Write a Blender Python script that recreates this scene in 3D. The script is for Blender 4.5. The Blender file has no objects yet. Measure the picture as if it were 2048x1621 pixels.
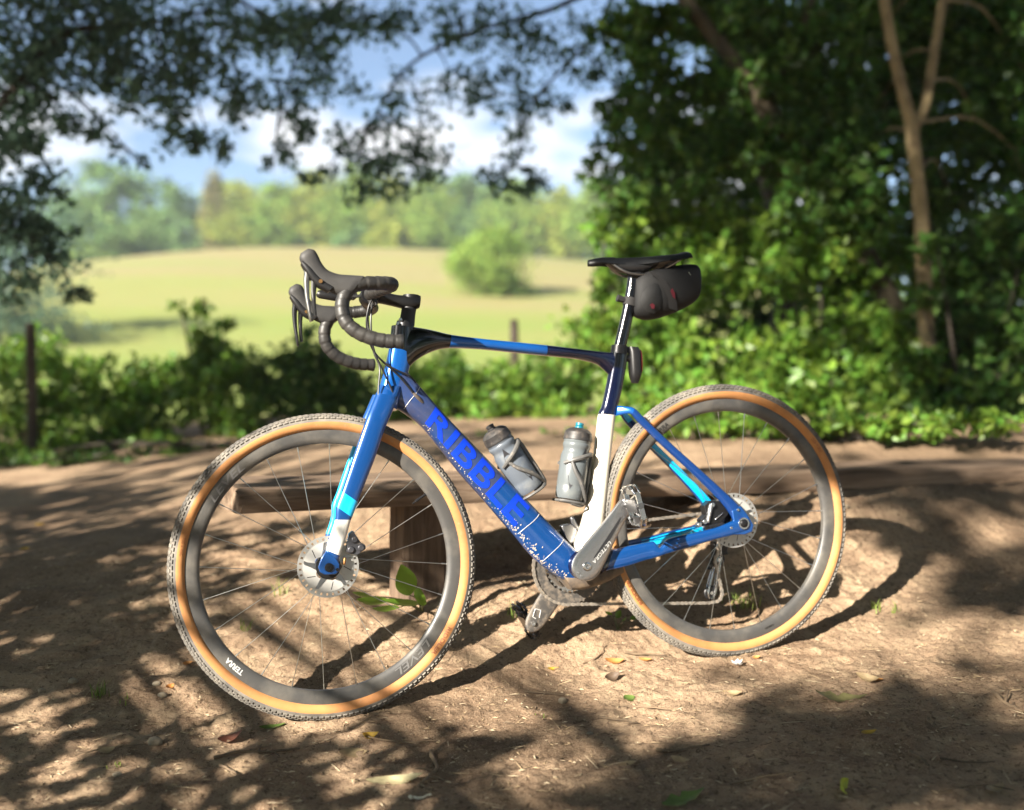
import bpy, bmesh, math, random
import numpy as np
from mathutils import Matrix, Vector, Quaternion
PI = math.pi
scene = bpy.context.scene
COL = scene.collection

# ------------------------------------------------------------------ camera, sky, sun, exposure
cam_d = bpy.data.cameras.new('camera')
cam = bpy.data.objects.new('camera', cam_d)
COL.objects.link(cam)
cam.location = (0, 0, 0.6953)
cam.rotation_euler = (PI/2 - 0.0178, 0, 0)
cam_d.sensor_width = 36
cam_d.lens = 37.22
cam_d.clip_start = 0.05
cam_d.clip_end = 3000
cam_d.dof.use_dof = True
cam_d.dof.focus_distance = 2.47
cam_d.dof.aperture_fstop = 1.45
scene.camera = cam

SUN_AZ, SUN_EL = math.radians(48), math.radians(26)      # direction the light travels (from +x towards +y), height
LDIR = Vector((math.cos(SUN_AZ)*math.cos(SUN_EL), math.sin(SUN_AZ)*math.cos(SUN_EL), -math.sin(SUN_EL)))
world = bpy.data.worlds.new('World')
scene.world = world
world.use_nodes = True
wn, wl = world.node_tree.nodes, world.node_tree.links
wn.clear()
w_out = wn.new('ShaderNodeOutputWorld')
w_bg = wn.new('ShaderNodeBackground')
w_bg.inputs['Strength'].default_value = 0.05
w_sky = wn.new('ShaderNodeTexSky')
w_sky.sky_type = 'NISHITA'
w_sky.sun_disc = False
w_sky.sun_elevation = SUN_EL
w_sky.sun_rotation = math.atan2(-LDIR.x, -LDIR.y)
w_sky.air_density = 0.8
w_sky.dust_density = 0.0
w_sky.ozone_density = 1.1
# broken cumulus all round the sky
w_tc = wn.new('ShaderNodeTexCoord')
w_map = wn.new('ShaderNodeMapping')
w_map.inputs['Scale'].default_value = (3.0, 3.0, 7.0)
w_map.inputs['Location'].default_value = (35.55, 19.65, 11.7)
w_no = wn.new('ShaderNodeTexNoise')
w_no.inputs['Scale'].default_value = 1.25
w_no.inputs['Detail'].default_value = 7
w_no.inputs['Roughness'].default_value = 0.55
w_rmp = wn.new('ShaderNodeValToRGB')
w_rmp.color_ramp.elements[0].position = 0.50
w_rmp.color_ramp.elements[1].position = 0.60
w_mix = wn.new('ShaderNodeMix'); w_mix.data_type = 'RGBA'
w_mix.inputs['B'].default_value = (6.6, 6.7, 6.9, 1)
wl.new(w_tc.outputs['Generated'], w_map.inputs['Vector'])
wl.new(w_map.outputs['Vector'], w_no.inputs['Vector'])
wl.new(w_no.outputs['Fac'], w_rmp.inputs['Fac'])
wl.new(w_rmp.outputs['Color'], w_mix.inputs['Factor'])
wl.new(w_sky.outputs['Color'], w_mix.inputs['A'])
wl.new(w_mix.outputs['Result'], w_bg.inputs['Color'])
wl.new(w_bg.outputs['Background'], w_out.inputs['Surface'])

sun_d = bpy.data.lights.new('sun', 'SUN')
sun_d.energy = 5.0
sun_d.angle = math.radians(0.47)
sun_d.color = (1.0, 0.92, 0.80)
sun = bpy.data.objects.new('sun', sun_d)
COL.objects.link(sun)
sun.rotation_euler = LDIR.to_track_quat('-Z', 'Y').to_euler()
sun.location = (-6, -8, 8)

scene.view_settings.view_transform = 'Standard'
scene.view_settings.look = 'None'
scene.view_settings.exposure = 1.98
scene.view_settings.gamma = 1.0
scene.view_settings.use_curve_mapping = False
scene.render.engine = 'CYCLES'
scene.cycles.use_denoising = True
scene.cycles.max_bounces = 8
scene.cycles.transparent_max_bounces = 8
scene.cycles.sample_clamp_indirect = 6.0

rng = np.random.default_rng(7)
random.seed(7)

# ------------------------------------------------------------------ helpers
def tag(o, label=None, cat=None, group=None, kind=None):
    if label: o['label'] = label
    if cat: o['category'] = cat
    if group: o['group'] = group
    if kind: o['kind'] = kind
    return o

def empty(name, loc=(0, 0, 0), rotz=0.0):
    o = bpy.data.objects.new(name, None)
    o.empty_display_size = 0.1
    COL.objects.link(o)
    o.location = loc
    o.rotation_euler = (0, 0, rotz)
    return o

class MB:
    """collects vertices and faces; build() links them as ONE mesh object"""
    def __init__(s):
        s.v, s.f, s.m, s.n = [], [], [], 0
    def add(s, verts, faces, mi=0):
        verts = np.asarray(verts, float).reshape(-1, 3)
        k = s.n
        s.v.append(verts); s.n += len(verts)
        for i, f in enumerate(faces):
            s.f.append([k+j for j in f])
            s.m.append(mi[i] if isinstance(mi, (list, tuple)) else mi)
        return s
    def rings(s, R, closed=False, cap=True, mi=0, seg_m=None):
        """R: list of (n,3) rings"""
        n = len(R[0]); k = len(R)
        V = np.concatenate(R); F = []; Mi = []
        for a in range(k if closed else k-1):
            b = (a+1) % k
            for i in range(n):
                j = (i+1) % n
                F.append([a*n+i, a*n+j, b*n+j, b*n+i]); Mi.append(seg_m[a] if seg_m else mi)
        if cap and not closed:
            F.append(list(range(n))[::-1]); Mi.append(seg_m[0] if seg_m else mi)
            F.append([(k-1)*n+i for i in range(n)]); Mi.append(seg_m[-1] if seg_m else mi)
        return s.add(V, F, Mi)
    def loft(s, prs, w, e=2.0, n=20, y0=0.0, mi=0, seg_m=None, sub=1):
        """prs: pairs of outline points across the body; w: lateral half width (number or list)"""
        A = np.array([q[0] for q in prs], float); Bq = np.array([q[1] for q in prs], float)
        k = len(A); W = np.full(k, w, float) if np.isscalar(w) else np.array(w, float)
        if sub > 1:
            A, Bq, W = resample(A, sub), resample(Bq, sub), resample(W[:, None], sub)[:, 0]
            if seg_m: seg_m = [m for m in seg_m for _ in range(sub)]
        R = []
        t = np.arange(n)*2*PI/n
        ct = np.sign(np.cos(t))*np.abs(np.cos(t))**(2/e); st = np.sign(np.sin(t))*np.abs(np.sin(t))**(2/e)
        for a, b, ww in zip(A, Bq, W):
            c = (a+b)/2; h = (a-b)/2
            R.append(c+ct[:, None]*h+st[:, None]*np.array([0, ww, 0]))
        return s.rings(R, mi=mi, seg_m=seg_m)
    def tube(s, P, r, n=10, cap=True, mi=0, sub=1, closed=False, flat=1.0):
        P = np.asarray(P, float)
        rr = np.full(len(P), r, float) if np.isscalar(r) else np.array(r, float)
        if sub > 1: P, rr = resample(P, sub), resample(rr[:, None], sub)[:, 0]
        T = np.gradient(P, axis=0) if not closed else np.roll(P, -1, 0)-np.roll(P, 1, 0)
        T /= np.linalg.norm(T, axis=1)[:, None]+1e-12
        u = np.cross(T[0], [0.13, 0.97, 0.21]); u /= np.linalg.norm(u)
        R = []; t = np.arange(n)*2*PI/n
        for c, d, q in zip(P, T, rr):
            u = u-d*np.dot(u, d); u /= np.linalg.norm(u)+1e-12
            v = np.cross(d, u)
            R.append(c+q*(np.cos(t)[:, None]*u+flat*np.sin(t)[:, None]*v))
        return s.rings(R, closed=closed, cap=cap, mi=mi)
    def box(s, c, h, ax=None, mi=0, taper=1.0):
        ax = np.eye(3) if ax is None else np.asarray(ax, float)
        V = []
        for z in (-1, 1):
            k = 1.0 if z < 0 else taper
            for x, y in ((-1, -1), (1, -1), (1, 1), (-1, 1)):
                V.append(np.asarray(c)+ax[0]*x*h[0]*k+ax[1]*y*h[1]*k+ax[2]*z*h[2])
        return s.add(V, [[3, 2, 1, 0], [4, 5, 6, 7], [0, 1, 5, 4], [1, 2, 6, 5], [2, 3, 7, 6], [3, 0, 4, 7]], mi)
    def lathe_y(s, prof, c, n=96, mi=0, seg_m=None, a0=0, a1=2*PI):
        """profile of (r, y) turned about the y axis through c=(x,z)"""
        full = abs(a1-a0-2*PI) < 1e-6
        t = a0+(a1-a0)*np.arange(n if full else n+1)/n
        R = []
        for a in t:
            R.append(np.array([[c[0]+r*math.cos(a), y, c[1]+r*math.sin(a)] for r, y in prof]))
        k = len(R); m = len(prof); V = np.concatenate(R); F = []; Mi = []
        for a in range(k if full else k-1):
            b = (a+1) % k
            for i in range(m-1):
                F.append([a*m+i, b*m+i, b*m+i+1, a*m+i+1]); Mi.append(seg_m[i] if seg_m else mi)
        return s.add(V, F, Mi)
    def extrude(s, poly, y0, y1, mi=0):
        """polygon of (x,z) points, extruded along y"""
        n = len(poly)
        V = [(x, y0, z) for x, z in poly]+[(x, y1, z) for x, z in poly]
        F = [list(range(n)), [n+i for i in range(n)][::-1]]+[[i, n+i, n+(i+1) % n, (i+1) % n] for i in range(n)]
        return s.add(V, F, mi)
    def build(s, name, mats, parent=None, angle=35, xf=None, bevel=0, smooth=True):
        V = np.concatenate(s.v) if s.v else np.zeros((0, 3))
        if xf is not None: V = xf(V)
        me = bpy.data.meshes.new(name)
        me.from_pydata(V.tolist(), [], s.f)
        if not isinstance(mats, (list, tuple)): mats = [mats]
        for m in mats: me.materials.append(m)
        me.polygons.foreach_set('material_index', s.m)
        bm = bmesh.new(); bm.from_mesh(me)
        bmesh.ops.recalc_face_normals(bm, faces=bm.faces[:])
        bm.to_mesh(me); bm.free()
        if smooth:
            me.polygons.foreach_set('use_smooth', [True]*len(me.polygons))
            me.set_sharp_from_angle(angle=math.radians(angle))
        me.update()
        o = bpy.data.objects.new(name, me)
        COL.objects.link(o)
        if parent: o.parent = parent
        if bevel:
            md = o.modifiers.new('edge', 'BEVEL'); md.width = bevel; md.segments = 2; md.limit_method = 'ANGLE'
        return o

def resample(P, sub):
    """Catmull-Rom through the rows of P"""
    P = np.asarray(P, float); n = len(P)
    Q = np.concatenate([[2*P[0]-P[1]], P, [2*P[-1]-P[-2]]]); out = []
    for i in range(n-1):
        p0, p1, p2, p3 = Q[i:i+4]
        for k in range(sub):
            t = k/sub
            out.append(0.5*((2*p1)+(-p0+p2)*t+(2*p0-5*p1+4*p2-p3)*t*t+(-p0+3*p1-3*p2+p3)*t**3))
    out.append(P[-1])
    return np.array(out)

def fast_mesh(name, V, F, mats, parent=None, smooth=False, mi=None):
    """numpy arrays -> one mesh object (F: (k,3) or (k,4))"""
    V = np.asarray(V, np.float32); F = np.asarray(F, np.int32)
    me = bpy.data.meshes.new(name)
    k, c = F.shape
    me.vertices.add(len(V)); me.vertices.foreach_set('co', V.ravel())
    me.loops.add(k*c); me.loops.foreach_set('vertex_index', F.ravel())
    me.polygons.add(k); me.polygons.foreach_set('loop_start', np.arange(k, dtype=np.int32)*c)
    if not isinstance(mats, (list, tuple)): mats = [mats]
    for m in mats: me.materials.append(m)
    if mi is not None: me.polygons.foreach_set('material_index', np.asarray(mi, np.int32))
    me.polygons.foreach_set('use_smooth', np.full(k, smooth))
    me.update(calc_edges=True); me.validate()
    o = bpy.data.objects.new(name, me)
    COL.objects.link(o)
    if parent: o.parent = parent
    return o

# ---- value noise for relief
def vnoise(x, y, seed=0):
    xi = np.floor(x).astype(np.int64); yi = np.floor(y).astype(np.int64)
    xf = x-xi; yf = y-yi
    u = xf*xf*(3-2*xf); v = yf*yf*(3-2*yf)
    def h(a, b):
        k = (a*374761393+b*668265263+seed*974634541) & 0xffffffff
        k = ((k ^ (k >> 13))*1274126177) & 0xffffffff
        return ((k ^ (k >> 16)) & 0xffff)/65535.0
    return (h(xi, yi)*(1-u)+h(xi+1, yi)*u)*(1-v)+(h(xi, yi+1)*(1-u)+h(xi+1, yi+1)*u)*v

def fbm(x, y, oct=4, seed=0):
    s = 0; a = 0.5; f = 1.0
    for i in range(oct):
        s = s+a*(vnoise(x*f, y*f, seed+i*17)-0.5); a *= 0.5; f *= 2.03
    return s

# ---- materials
def mat(name, col, rough=0.5, metal=0.0, coat=0.0, spec=0.5, var=None, bump=None, dust=None, rand=0.0, transl=0.0, island=0.0, wet=0.0):
    """var=(scale, colour2, lo, hi); bump=(scale, strength, distance); dust=(colour, scale, lo, hi, rough)"""
    m = bpy.data.materials.new(name); m.use_nodes = True
    nt = m.node_tree; N, Lk = nt.nodes, nt.links
    b = N['Principled BSDF']
    b.inputs['Roughness'].default_value = rough
    b.inputs['Metallic'].default_value = metal
    b.inputs['Coat Weight'].default_value = coat
    b.inputs['Coat Roughness'].default_value = 0.08
    b.inputs['Specular IOR Level'].default_value = spec
    tc = N.new('ShaderNodeTexCoord')
    rgb = N.new('ShaderNodeRGB'); rgb.outputs[0].default_value = (*col, 1)
    cur = rgb.outputs[0]
    def noise(scale, detail=5, rough_=0.6):
        n = N.new('ShaderNodeTexNoise'); n.inputs['Scale'].default_value = scale
        n.inputs['Detail'].default_value = detail; n.inputs['Roughness'].default_value = rough_
        Lk.new(tc.outputs['Object'], n.inputs['Vector']); return n.outputs['Fac']
    def ramp(fac, lo, hi):
        r = N.new('ShaderNodeMapRange'); r.inputs['From Min'].default_value = lo; r.inputs['From Max'].default_value = hi
        Lk.new(fac, r.inputs['Value']); return r.outputs['Result']
    def mix(f, a, c2):
        x = N.new('ShaderNodeMix'); x.data_type = 'RGBA'
        Lk.new(f, x.inputs['Factor']); Lk.new(a, x.inputs['A'])
        if isinstance(c2, tuple): x.inputs['B'].default_value = (*c2, 1)
        else: Lk.new(c2, x.inputs['B'])
        return x.outputs['Result']
    if var:
        cur = mix(ramp(noise(var[0]), var[2], var[3]), cur, var[1])
    if island:
        g = N.new('ShaderNodeNewGeometry'); hs = N.new('ShaderNodeHueSaturation')
        r1 = N.new('ShaderNodeMapRange'); r1.inputs['To Min'].default_value = 1-island; r1.inputs['To Max'].default_value = 1+island
        Lk.new(g.outputs['Random Per Island'], r1.inputs['Value']); Lk.new(r1.outputs['Result'], hs.inputs['Value'])
        wn_ = N.new('ShaderNodeTexWhiteNoise'); wn_.noise_dimensions = '1D'
        Lk.new(g.outputs['Random Per Island'], wn_.inputs['W'])
        r2 = N.new('ShaderNodeMapRange'); r2.inputs['To Min'].default_value = 0.47; r2.inputs['To Max'].default_value = 0.525
        Lk.new(wn_.outputs['Value'], r2.inputs['Value']); Lk.new(r2.outputs['Result'], hs.inputs['Hue'])
        Lk.new(cur, hs.inputs['Color']); cur = hs.outputs['Color']
    if rand:
        oi = N.new('ShaderNodeObjectInfo'); hs = N.new('ShaderNodeHueSaturation')
        r1 = N.new('ShaderNodeMapRange'); r1.inputs['To Min'].default_value = 1-rand; r1.inputs['To Max'].default_value = 1+rand
        Lk.new(oi.outputs['Random'], r1.inputs['Value']); Lk.new(r1.outputs['Result'], hs.inputs['Value'])
        Lk.new(cur, hs.inputs['Color']); cur = hs.outputs['Color']
    if dust:
        f = ramp(noise(dust[1], 7, 0.7), dust[2], dust[3])
        cur = mix(f, cur, dust[0])
        rr = N.new('ShaderNodeMapRange'); rr.inputs['To Min'].default_value = rough; rr.inputs['To Max'].default_value = dust[4]
        Lk.new(f, rr.inputs['Value']); Lk.new(rr.outputs['Result'], b.inputs['Roughness'])
        if metal:
            rm = N.new('ShaderNodeMapRange'); rm.inputs['To Min'].default_value = metal; rm.inputs['To Max'].default_value = 0
            Lk.new(f, rm.inputs['Value']); Lk.new(rm.outputs['Result'], b.inputs['Metallic'])
        if coat:
            rm = N.new('ShaderNodeMapRange'); rm.inputs['To Min'].default_value = coat; rm.inputs['To Max'].default_value = 0
            Lk.new(f, rm.inputs['Value']); Lk.new(rm.outputs['Result'], b.inputs['Coat Weight'])
    Lk.new(cur, b.inputs['Base Color'])
    if bump:
        bp = N.new('ShaderNodeBump'); bp.inputs['Strength'].default_value = bump[1]; bp.inputs['Distance'].default_value = bump[2]
        Lk.new(noise(bump[0], 8, 0.65), bp.inputs['Height']); Lk.new(bp.outputs['Normal'], b.inputs['Normal'])
    if transl:
        t = N.new('ShaderNodeBsdfTranslucent'); ms = N.new('ShaderNodeMixShader'); ms.inputs['Fac'].default_value = transl
        gm = N.new('ShaderNodeHueSaturation'); gm.inputs['Value'].default_value = 1.5; gm.inputs['Hue'].default_value = 0.485
        Lk.new(cur, gm.inputs['Color']); Lk.new(gm.outputs['Color'], t.inputs['Color'])
        Lk.new(b.outputs['BSDF'], ms.inputs[1]); Lk.new(t.outputs['BSDF'], ms.inputs[2])
        Lk.new(ms.outputs['Shader'], N['Material Output'].inputs['Surface'])
    return m

# ------------------------------------------------------------------ ground
C2 = np.array([0.5698, 2.7443, -0.0008])
UU = np.array([-0.95591, -0.29366])
VV = np.array([-UU[1], UU[0]])
def smin(a, b, k):
    h = np.clip(.5+.5*(b-a)/k, 0, 1); return b*(1-h)+a*h-k*h*(1-h)
def smax(a, b, k): return -smin(-a, -b, k)
def zg(x, y):
    """height of the trodden ground: falls to the left, rises as a bank behind the bicycle"""
    x = np.asarray(x, float); y = np.asarray(y, float)
    al = (x-C2[0])*UU[0]+(y-C2[1])*UU[1]
    s = -((x-C2[0])*VV[0]+(y-C2[1])*VV[1])
    base = -0.0660*np.clip(al, -2.5, 3.0)
    top = 0.17+0.16/(1+np.exp((al-1.3)*2.2))
    rise = smin(smax(0.08*s, 0.26*s, 0.08)-0.02, top+0.02*s, 0.16)
    mound = 0.075*np.exp(-(((x-0.0)/.35)**2+((y-2.95)/.22)**2))*np.clip(s/.12, 0, 1)
    z = -0.008+mound+base*np.clip(1-0.12*(s-2),0,1)+rise
    sp = 0.60-0.18*(al+0.137)
    w = 1/(1+np.exp(np.clip((al+0.05)*11, -40, 40)))*np.where(s < sp, np.exp(-((s-sp)/.27)**2), np.exp(-((s-sp)/.8)**2))
    return z+w*(0.335-z)

def relief(x, y):
    near = np.exp(-((y-2.6)/2.6)**4)
    r = 0.020*fbm(x*3.1, y*3.6, 3, 3)+0.016*fbm(x*11, y*12, 3, 9)
    lump = np.clip(fbm(x*34, y*38, 3, 21)+0.04, 0, 1)
    r = r+near*(0.015*lump+0.009*fbm(x*80, y*85, 2, 33))
    ridge = 1-np.abs(fbm(x*6.5+2*fbm(x*3, y*3, 2, 44), y*10, 3, 41))*7
    return r+near*0.008*np.clip(ridge, 0, 1)
def zr(x, y):
    return float(zg(x, y)+relief(np.array([x]), np.array([y]))[0])

def spaced(lo, hi, step, far_lo, far_hi, g=1.11):
    c = list(np.arange(lo, hi, step)); s = step; a = c[-1]
    while a < far_hi: s *= g; a += s; c.append(a)
    s = step; a = c[0]; pre = []
    while a > far_lo: s *= g; a -= s; pre.append(a)
    return np.array(pre[::-1]+c)
gx = spaced(-1.1, 1.75, 0.006, -60, 60, 1.1)
gy = spaced(1.75, 3.6, 0.006, -30, 12.5, 1.1)
X, Y = np.meshgrid(gx, gy)
Z = zg(X, Y)+relief(X, Y)
Z -= np.clip(Y-9.5, 0, 3)**2*0.06
ni, nj = len(gx), len(gy)
idx = np.arange(ni*nj).reshape(nj, ni)
Fq = np.stack([idx[:-1, :-1], idx[:-1, 1:], idx[1:, 1:], idx[1:, :-1]], -1).reshape(-1, 4)
def soil_material():
    m = bpy.data.materials.new('trodden_soil'); m.use_nodes = True
    nt = m.node_tree; N, Lk = nt.nodes, nt.links; b = N['Principled BSDF']
    b.inputs['Roughness'].default_value = 0.95; b.inputs['Specular IOR Level'].default_value = 0.15
    tc = N.new('ShaderNodeTexCoord')
    def noise(sc, d=6, r=0.6):
        n = N.new('ShaderNodeTexNoise'); n.inputs['Scale'].default_value = sc; n.inputs['Detail'].default_value = d
        n.inputs['Roughness'].default_value = r; Lk.new(tc.outputs['Object'], n.inputs['Vector']); return n.outputs['Fac']
    def rng_(f, a, c):
        r = N.new('ShaderNodeMapRange'); r.inputs['From Min'].default_value = a; r.inputs['From Max'].default_value = c
        Lk.new(f, r.inputs['Value']); return r.outputs['Result']
    def mix(f, a, c, mode='MIX'):
        x = N.new('ShaderNodeMix'); x.data_type = 'RGBA'; x.blend_type = mode
        Lk.new(f, x.inputs['Factor'])
        for k, q in (('A', a), ('B', c)):
            if isinstance(q, tuple): x.inputs[k].default_value = (*q, 1)
            else: Lk.new(q, x.inputs[k])
        return x.outputs['Result']
    c = mix(rng_(noise(2.2), 0.36, 0.64), (0.262, 0.172, 0.108), (0.405, 0.284, 0.186))
    c = mix(rng_(noise(14, 5), 0.45, 0.72), c, (0.46, 0.335, 0.215))
    c = mix(rng_(noise(.75, 4), 0.48, 0.62), c, mix(rng_(noise(5, 5), .3, .7), (0.185, 0.122, 0.078), (0.27, 0.185, 0.118)))
    c = mix(rng_(noise(70, 6, 0.72), 0.53, 0.66), c, (0.115, 0.072, 0.045))
    c = mix(rng_(noise(260, 3, 0.7), 0.57, 0.70), c, (0.50, 0.39, 0.265))
    c = mix(rng_(noise(190, 4, 0.75), 0.60, 0.68), c, (0.075, 0.048, 0.032))
    v = N.new('ShaderNodeTexVoronoi'); v.inputs['Scale'].default_value = 95
    Lk.new(tc.outputs['Object'], v.inputs['Vector'])
    c = mix(rng_(v.outputs['Distance'], 0.16, 0.05), c, (0.40, 0.31, 0.21))
    Lk.new(c, b.inputs['Base Color'])
    bp = N.new('ShaderNodeBump'); bp.inputs['Strength'].default_value = 1.0; bp.inputs['Distance'].default_value = 0.008
    Lk.new(noise(130, 9, 0.72), bp.inputs['Height'])
    bp2 = N.new('ShaderNodeBump'); bp2.inputs['Strength'].default_value = 0.6; bp2.inputs['Distance'].default_value = 0.02
    Lk.new(noise(28, 7, 0.65), bp2.inputs['Height']); Lk.new(bp.outputs['Normal'], bp2.inputs['Normal'])
    Lk.new(bp2.outputs['Normal'], b.inputs['Normal'])
    return m
M_SOIL = soil_material()
gnd = fast_mesh('ground', np.stack([X, Y, Z], -1).reshape(-1, 3), Fq, M_SOIL, smooth=True)
tag(gnd, kind='structure')

# meadow: a valley behind the hedge rising to a low crest under the far trees
def crest(x):
    x = np.asarray(x, float); k = np.where(x < -24, 0.0058, 0.0016)
    return np.maximum(17.2-k*(x+24)**2, 3.0)
def zm(x, y):
    x = np.asarray(x, float); y = np.asarray(y, float)
    t = np.clip((y-14)/116, 0, 1)
    up = -1.4+(crest(x)+1.4)*(0.35*t+0.65*t*t*(3-2*t))
    return up+np.clip(y-130, 0, 1e4)*0.012+0.9*fbm(x*0.035, y*0.035, 3, 5)+0.05*fbm(x*.6, y*.6, 2, 8)
mx = spaced(-90, 60, 1.2, -900, 900, 1.09); my = spaced(9.5, 140, 1.2, 9.4, 1500, 1.09)
X, Y = np.meshgrid(mx, my); Z = zm(X, Y)
ni, nj = len(mx), len(my); idx = np.arange(ni*nj).reshape(nj, ni)
Fm = np.stack([idx[:-1, :-1], idx[:-1, 1:], idx[1:, 1:], idx[1:, :-1]], -1).reshape(-1, 4)
def meadow_material():
    m = bpy.data.materials.new('meadow_grass'); m.use_nodes = True
    nt = m.node_tree; N, Lk = nt.nodes, nt.links; b = N['Principled BSDF']
    b.inputs['Roughness'].default_value = 0.9; b.inputs['Specular IOR Level'].default_value = 0.1
    tc = N.new('ShaderNodeTexCoord'); mp = N.new('ShaderNodeMapping'); mp.inputs['Scale'].default_value = (0.012, 0.05, 0.02)
    Lk.new(tc.outputs['Object'], mp.inputs['Vector'])
    n = N.new('ShaderNodeTexNoise'); n.inputs['Scale'].default_value = 1.6; n.inputs['Detail'].default_value = 5
    Lk.new(mp.outputs['Vector'], n.inputs['Vector'])
    sep = N.new('ShaderNodeSeparateXYZ'); Lk.new(tc.outputs['Object'], sep.inputs['Vector'])
    ad = N.new('ShaderNodeMath'); ad.operation = 'MULTIPLY_ADD'; ad.inputs[1].default_value = 130
    Lk.new(n.outputs['Fac'], ad.inputs[0]); Lk.new(sep.outputs['Y'], ad.inputs[2])
    r = N.new('ShaderNodeValToRGB'); e = r.color_ramp.elements
    e[0].position = 0.0; e[0].color = (0.161, 0.214, 0.051, 1); e[1].position = 1.0; e[1].color = (0.165, 0.192, 0.067, 1)
    for p_, c_ in ((0.30, (0.194, 0.233, 0.061)), (0.46, (0.226, 0.235, 0.077)), (0.60, (0.259, 0.219, 0.103)), (0.72, (0.212, 0.226, 0.079))):
        q = r.color_ramp.elements.new(p_); q.color = (*c_, 1)
    mr = N.new('ShaderNodeMapRange'); mr.inputs['From Min'].default_value = 60; mr.inputs['From Max'].default_value = 215
    Lk.new(ad.outputs['Value'], mr.inputs['Value']); Lk.new(mr.outputs['Result'], r.inputs['Fac'])
    n2 = N.new('ShaderNodeTexNoise'); n2.inputs['Scale'].default_value = 0.9; n2.inputs['Detail'].default_value = 6
    Lk.new(tc.outputs['Object'], n2.inputs['Vector'])
    x = N.new('ShaderNodeMix'); x.data_type = 'RGBA'; x.blend_type = 'MULTIPLY'; x.inputs['Factor'].default_value = 0.5
    Lk.new(r.outputs['Color'], x.inputs['A']); Lk.new(n2.outputs['Color'], x.inputs['B'])
    g = N.new('ShaderNodeMix'); g.data_type = 'RGBA'; g.inputs['Factor'].default_value = 0.35
    Lk.new(r.outputs['Color'], g.inputs['A']); Lk.new(x.outputs['Result'], g.inputs['B'])
    Lk.new(g.outputs['Result'], b.inputs['Base Color'])
    return m
mead = fast_mesh('meadow', np.stack([X, Y, Z], -1).reshape(-1, 3), Fm, meadow_material(), smooth=True)
tag(mead, kind='structure')

# ------------------------------------------------------------------ trees and shrubs
M_BARK_PALE = mat('pale_bark', (0.34, 0.26, 0.135), 0.9, var=(9, (0.15, 0.11, 0.06), .4, .65), bump=(18, .7, .02))
M_BARK_MID = mat('olive_bark', (0.085, 0.066, 0.038), 0.9, var=(6, (0.05, 0.04, 0.025), .4, .65), bump=(18, .7, .02))
M_BARK_DARK = mat('dark_bark', (0.055, 0.042, 0.03), 0.9, var=(6, (0.03, 0.024, 0.018), .4, .65), bump=(18, .7, .02))
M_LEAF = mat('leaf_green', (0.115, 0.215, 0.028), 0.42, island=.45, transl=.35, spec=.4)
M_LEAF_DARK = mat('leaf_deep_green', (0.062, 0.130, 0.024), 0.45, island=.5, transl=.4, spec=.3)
M_LEAF_YEL = mat('leaf_yellow_green', (0.115, 0.150, 0.028), 0.5, island=.45, transl=.35, spec=.3)
M_LEAF_SHADE_TINT = mat('leaf_shade_tint', (0.095, 0.155, 0.110), 0.5, island=.5, transl=.55, spec=.3)  # bluish haze and shade are put into this leaf colour
M_FAR_A = mat('far_leaf_green', (0.172, 0.259, 0.052), 0.8, island=.5, transl=.2, spec=.1)
M_FAR_B = mat('far_leaf_olive', (0.247, 0.293, 0.057), 0.8, island=.5, transl=.2, spec=.1)
M_FAR_C = mat('far_leaf_bluish', (0.127, 0.213, 0.075), 0.8, island=.5, transl=.15, spec=.1)
M_FAR_D = mat('far_leaf_brown', (0.20, 0.19, 0.075), 0.8, island=.5, transl=.1, spec=.1)

def leaf_arrays(P, size, r, up=0.35, droop=0.0):
    """a folded leaf (two triangles) at every row of P"""
    n = len(P)
    d = r.normal(size=(n, 3)); d[:, 2] -= droop; d /= np.linalg.norm(d, axis=1)[:, None]
    q = r.normal(size=(n, 3)); q[:, 2] += up
    s = np.cross(d, q); s /= np.linalg.norm(s, axis=1)[:, None]+1e-9
    nr = np.cross(s, d)
    L = size*r.uniform(.65, 1.3, n)[:, None]
    w = L*r.uniform(.26, .36, n)[:, None]
    b = P; t = P+d*L; m = P+d*L*.45+nr*w*.35
    V = np.stack([b, m+s*w, t, m-s*w], 1).reshape(-1, 3)
    k = np.arange(n)*4
    F = np.concatenate([np.stack([k, k+1, k+2], 1), np.stack([k, k+2, k+3], 1)])
    return V, F

def cloud(clumps, r, shell=0.55):
    """points in ellipsoids (x, y, z, rx, ry, rz, n), gathered in twiggy sub-clusters"""
    out = []
    for x, y, z, a, b, c, n in clumps:
        k = max(3, n//26)
        g = r.normal(size=(k, 3)); g /= np.linalg.norm(g, axis=1)[:, None]
        g *= (r.uniform(0.1, 1, k)**shell)[:, None]
        w = r.integers(0, k, n)
        p = g[w]+r.normal(size=(n, 3))*0.19
        out.append(p*np.array([a, b, c])+np.array([x, y, z]))
    return np.concatenate(out)

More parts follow.
